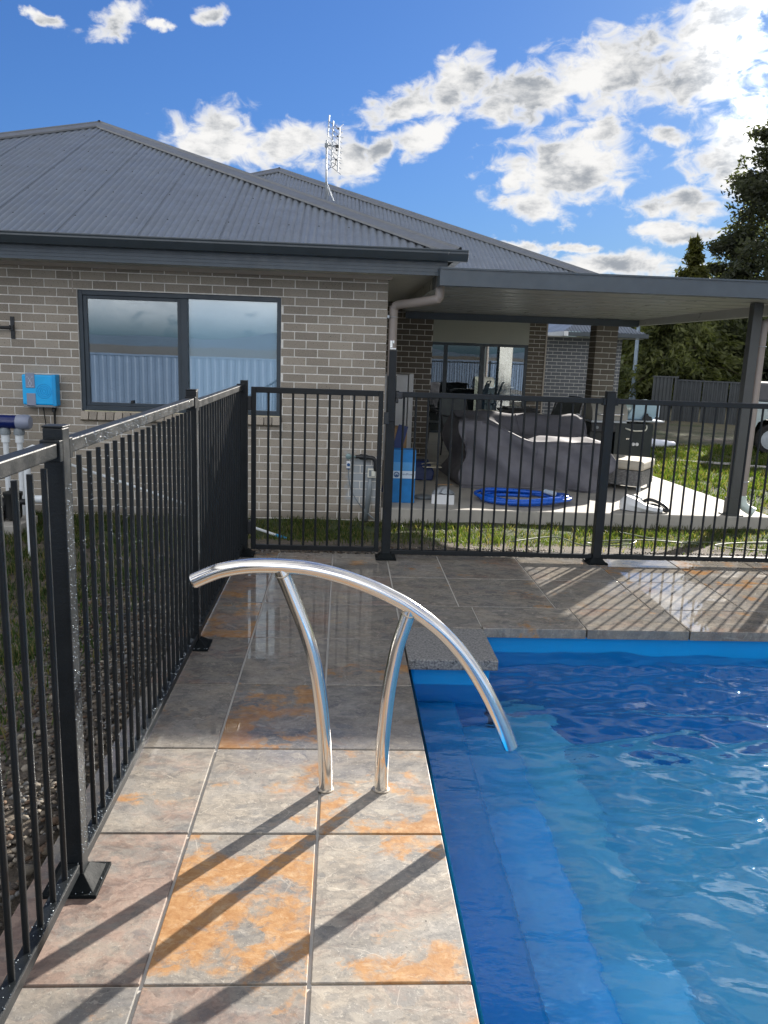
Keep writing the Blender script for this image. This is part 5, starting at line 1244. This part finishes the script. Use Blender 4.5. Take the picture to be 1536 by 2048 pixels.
# a distant belt of trees closes the gaps at the horizon, all round
def belt(seed, a0, a1, r0, n):
    rs = np.random.RandomState(seed)
    a = a0+(a1-a0)*rs.rand(n); r = r0*(1+.2*rs.rand(n)); h = (2.6+1.4*np.sin(a*37)+1.2*np.sin(a*91+1))*np.sqrt(rs.rand(n))*1.25
    P_ = np.stack([r*np.sin(a), r*np.cos(a), -.4+h], 1); D_ = rs.normal(size=(n, 3)); D_ /= np.linalg.norm(D_, axis=1, keepdims=True)
    k = np.clip(.5+.3*rs.randn(n), 0, 1)[:, None]
    V, F, K = leaf_quads(P_, D_, np.full(n, .9), np.full(n, .7), np.array((0.018, 0.026, 0.016))*(1-k)+np.array((0.055, 0.065, 0.04))*k, rs)
    return colmesh('tree_belt', V.tolist(), F.tolist(), K, M['leaf'])
tag(link('tree_belt', belt(30, R(8), R(62), 75, 15000)), kind='stuff')

# ------------------------------------------------------------------ grass and gravel
def pebbles(n, fn, seed, s0, s1):
    rs = np.random.RandomState(seed)
    ico = [(0, 0, 1), (.894, 0, .447), (.276, .851, .447), (-.724, .526, .447), (-.724, -.526, .447), (.276, -.851, .447), (.724, .526, -.447), (-.276, .851, -.447), (-.894, 0, -.447), (-.276, -.851, -.447), (.724, -.526, -.447), (0, 0, -1)]
    fc = [(0, 1, 2), (0, 2, 3), (0, 3, 4), (0, 4, 5), (0, 5, 1), (1, 6, 2), (2, 7, 3), (3, 8, 4), (4, 9, 5), (5, 10, 1), (6, 7, 2), (7, 8, 3), (8, 9, 4), (9, 10, 5), (10, 6, 1), (6, 11, 7), (7, 11, 8), (8, 11, 9), (9, 11, 10), (10, 11, 6)]
    I = np.array(ico); Fc = np.array(fc)
    xy = fn(rs, n); n = len(xy)
    s = rs.uniform(s0, s1, n)*(1+.8*(rs.rand(n) > .9)); ax = np.stack([s*rs.uniform(.8, 1.5, n), s*rs.uniform(.7, 1.2, n), s*rs.uniform(.45, .8, n)], 1)
    th = rs.rand(n)*6.28; z = np.array([ground_z(x, y) for x, y in xy])
    V = I[None]*ax[:, None]*(1+.12*rs.randn(n, 12, 1)); c, s_ = np.cos(th)[:, None], np.sin(th)[:, None]
    V = np.stack([V[..., 0]*c-V[..., 1]*s_+xy[:, :1], V[..., 0]*s_+V[..., 1]*c+xy[:, 1:2], V[..., 2]+z[:, None]+.004], -1).reshape(-1, 3)
    F = (Fc[None]+12*np.arange(n)[:, None, None]).reshape(-1, 3)
    pal = np.array([(0.20, 0.18, 0.155), (0.12, 0.10, 0.085), (0.28, 0.235, 0.18), (0.24, 0.24, 0.235), (0.17, 0.115, 0.08), (0.36, 0.32, 0.26), (0.07, 0.065, 0.06)])
    K = np.repeat(pal[rs.randint(0, 7, n)]*rs.uniform(.35, .72, (n, 1)), 12, 0)
    return colmesh('gravel', V.tolist(), F.tolist(), K, M['pebble'], True)
def strip_l(rs, n): return np.stack([-.875-rs.rand(n)**1.3*1.0, rs.uniform(.6, 5.9, n)], 1)
def strip_b(rs, n): return np.stack([rs.uniform(-.9, 6.0, n), 5.82+rs.rand(n)**1.4*.8], 1)
tag(link('gravel', pebbles(9000, strip_l, 1, .006, .013)), kind='stuff')
tag(link('gravel', pebbles(11000, strip_b, 2, .005, .011)), kind='stuff')
def blades(n, fn, seed, h0, h1, c1, c2, w=.004):
    rs = np.random.RandomState(seed); xy = fn(rs, n); n = len(xy)
    z = np.array([ground_z(x, y) for x, y in xy])
    h = rs.uniform(h0, h1, n); a = rs.rand(n)*6.28; ln = rs.uniform(.1, .9, n)*h
    b = rs.rand(n)*6.28; wx, wy = np.cos(b)*w*rs.uniform(.6, 1.4, n), np.sin(b)*w
    B = np.stack([xy[:, 0], xy[:, 1], z-.005], 1); Wv = np.stack([wx, wy, np.zeros(n)], 1)
    Mi = B+np.stack([np.cos(a)*ln*.35, np.sin(a)*ln*.35, h*.62], 1); T = B+np.stack([np.cos(a)*ln, np.sin(a)*ln, h], 1)
    V = np.stack([B-Wv, B+Wv, Mi+Wv*.7, Mi-Wv*.7, T], 1).reshape(-1, 3)
    o = 5*np.arange(n)
    F = [(i, i+1, i+2, i+3) for i in o.tolist()]+[(i+3, i+2, i+4) for i in o.tolist()]
    k = rs.rand(n, 1); dry = (rs.rand(n, 1) > .80)
    K = (np.array(c1)*(1-k)+np.array(c2)*k)*(1-dry)+np.array((0.17, 0.145, 0.07))*dry
    return colmesh('grass', V.tolist(), F, np.repeat(K, 5, 0), M['grass'])
def clump(rs, n, x0, x1, y0, y1, cell=.28, keep=.75):
    m_ = int(n/14)+1; c = np.stack([rs.uniform(x0, x1, m_), rs.uniform(y0, y1, m_)], 1)
    dens = .5+.5*np.sin(c[:, 0]*2.3+1.7*np.sin(c[:, 1]*1.9))*np.sin(c[:, 1]*2.9+c[:, 0])
    c = c[rs.rand(len(c)) < .35+.65*dens]
    i = rs.randint(0, len(c), n); return c[i]+rs.normal(size=(n, 2))*.045
g1, g2 = (0.022, 0.045, 0.008), (0.085, 0.13, 0.022)
def front(rs, n):
    p = clump(rs, n, -3.2, 6.6, 6.35, 8.38); p = p[(p[:, 1] < 8.41)]
    return p[rs.rand(len(p)) < np.clip((p[:, 1]-6.75)/.8, .02, 1)]
tag(link('grass', blades(36000, front, 3, .018, .075, g1, (0.085, 0.112, 0.028))), kind='stuff')
def right_(rs, n):
    p = clump(rs, n, 4.7, 10.5, 8.0, 17); return p[p[:, 0] > 4.95-.06*(p[:, 1]-8)]
tag(link('grass', blades(52000, right_, 4, .04, .11, g1, (0.10, 0.145, 0.022), .006)), kind='stuff')
def left_(rs, n): 
    p = clump(rs, n, -4.5, -1.15, 2.2, 8.3); return p[rs.rand(len(p)) < np.clip((-p[:, 0]-1.1)/.8+np.clip((p[:, 1]-5)/2, 0, 1), .05, 1)]
tag(link('grass', blades(40000, left_, 5, .03, .09, (0.02, 0.04, 0.012), (0.06, 0.10, 0.03))), kind='stuff')
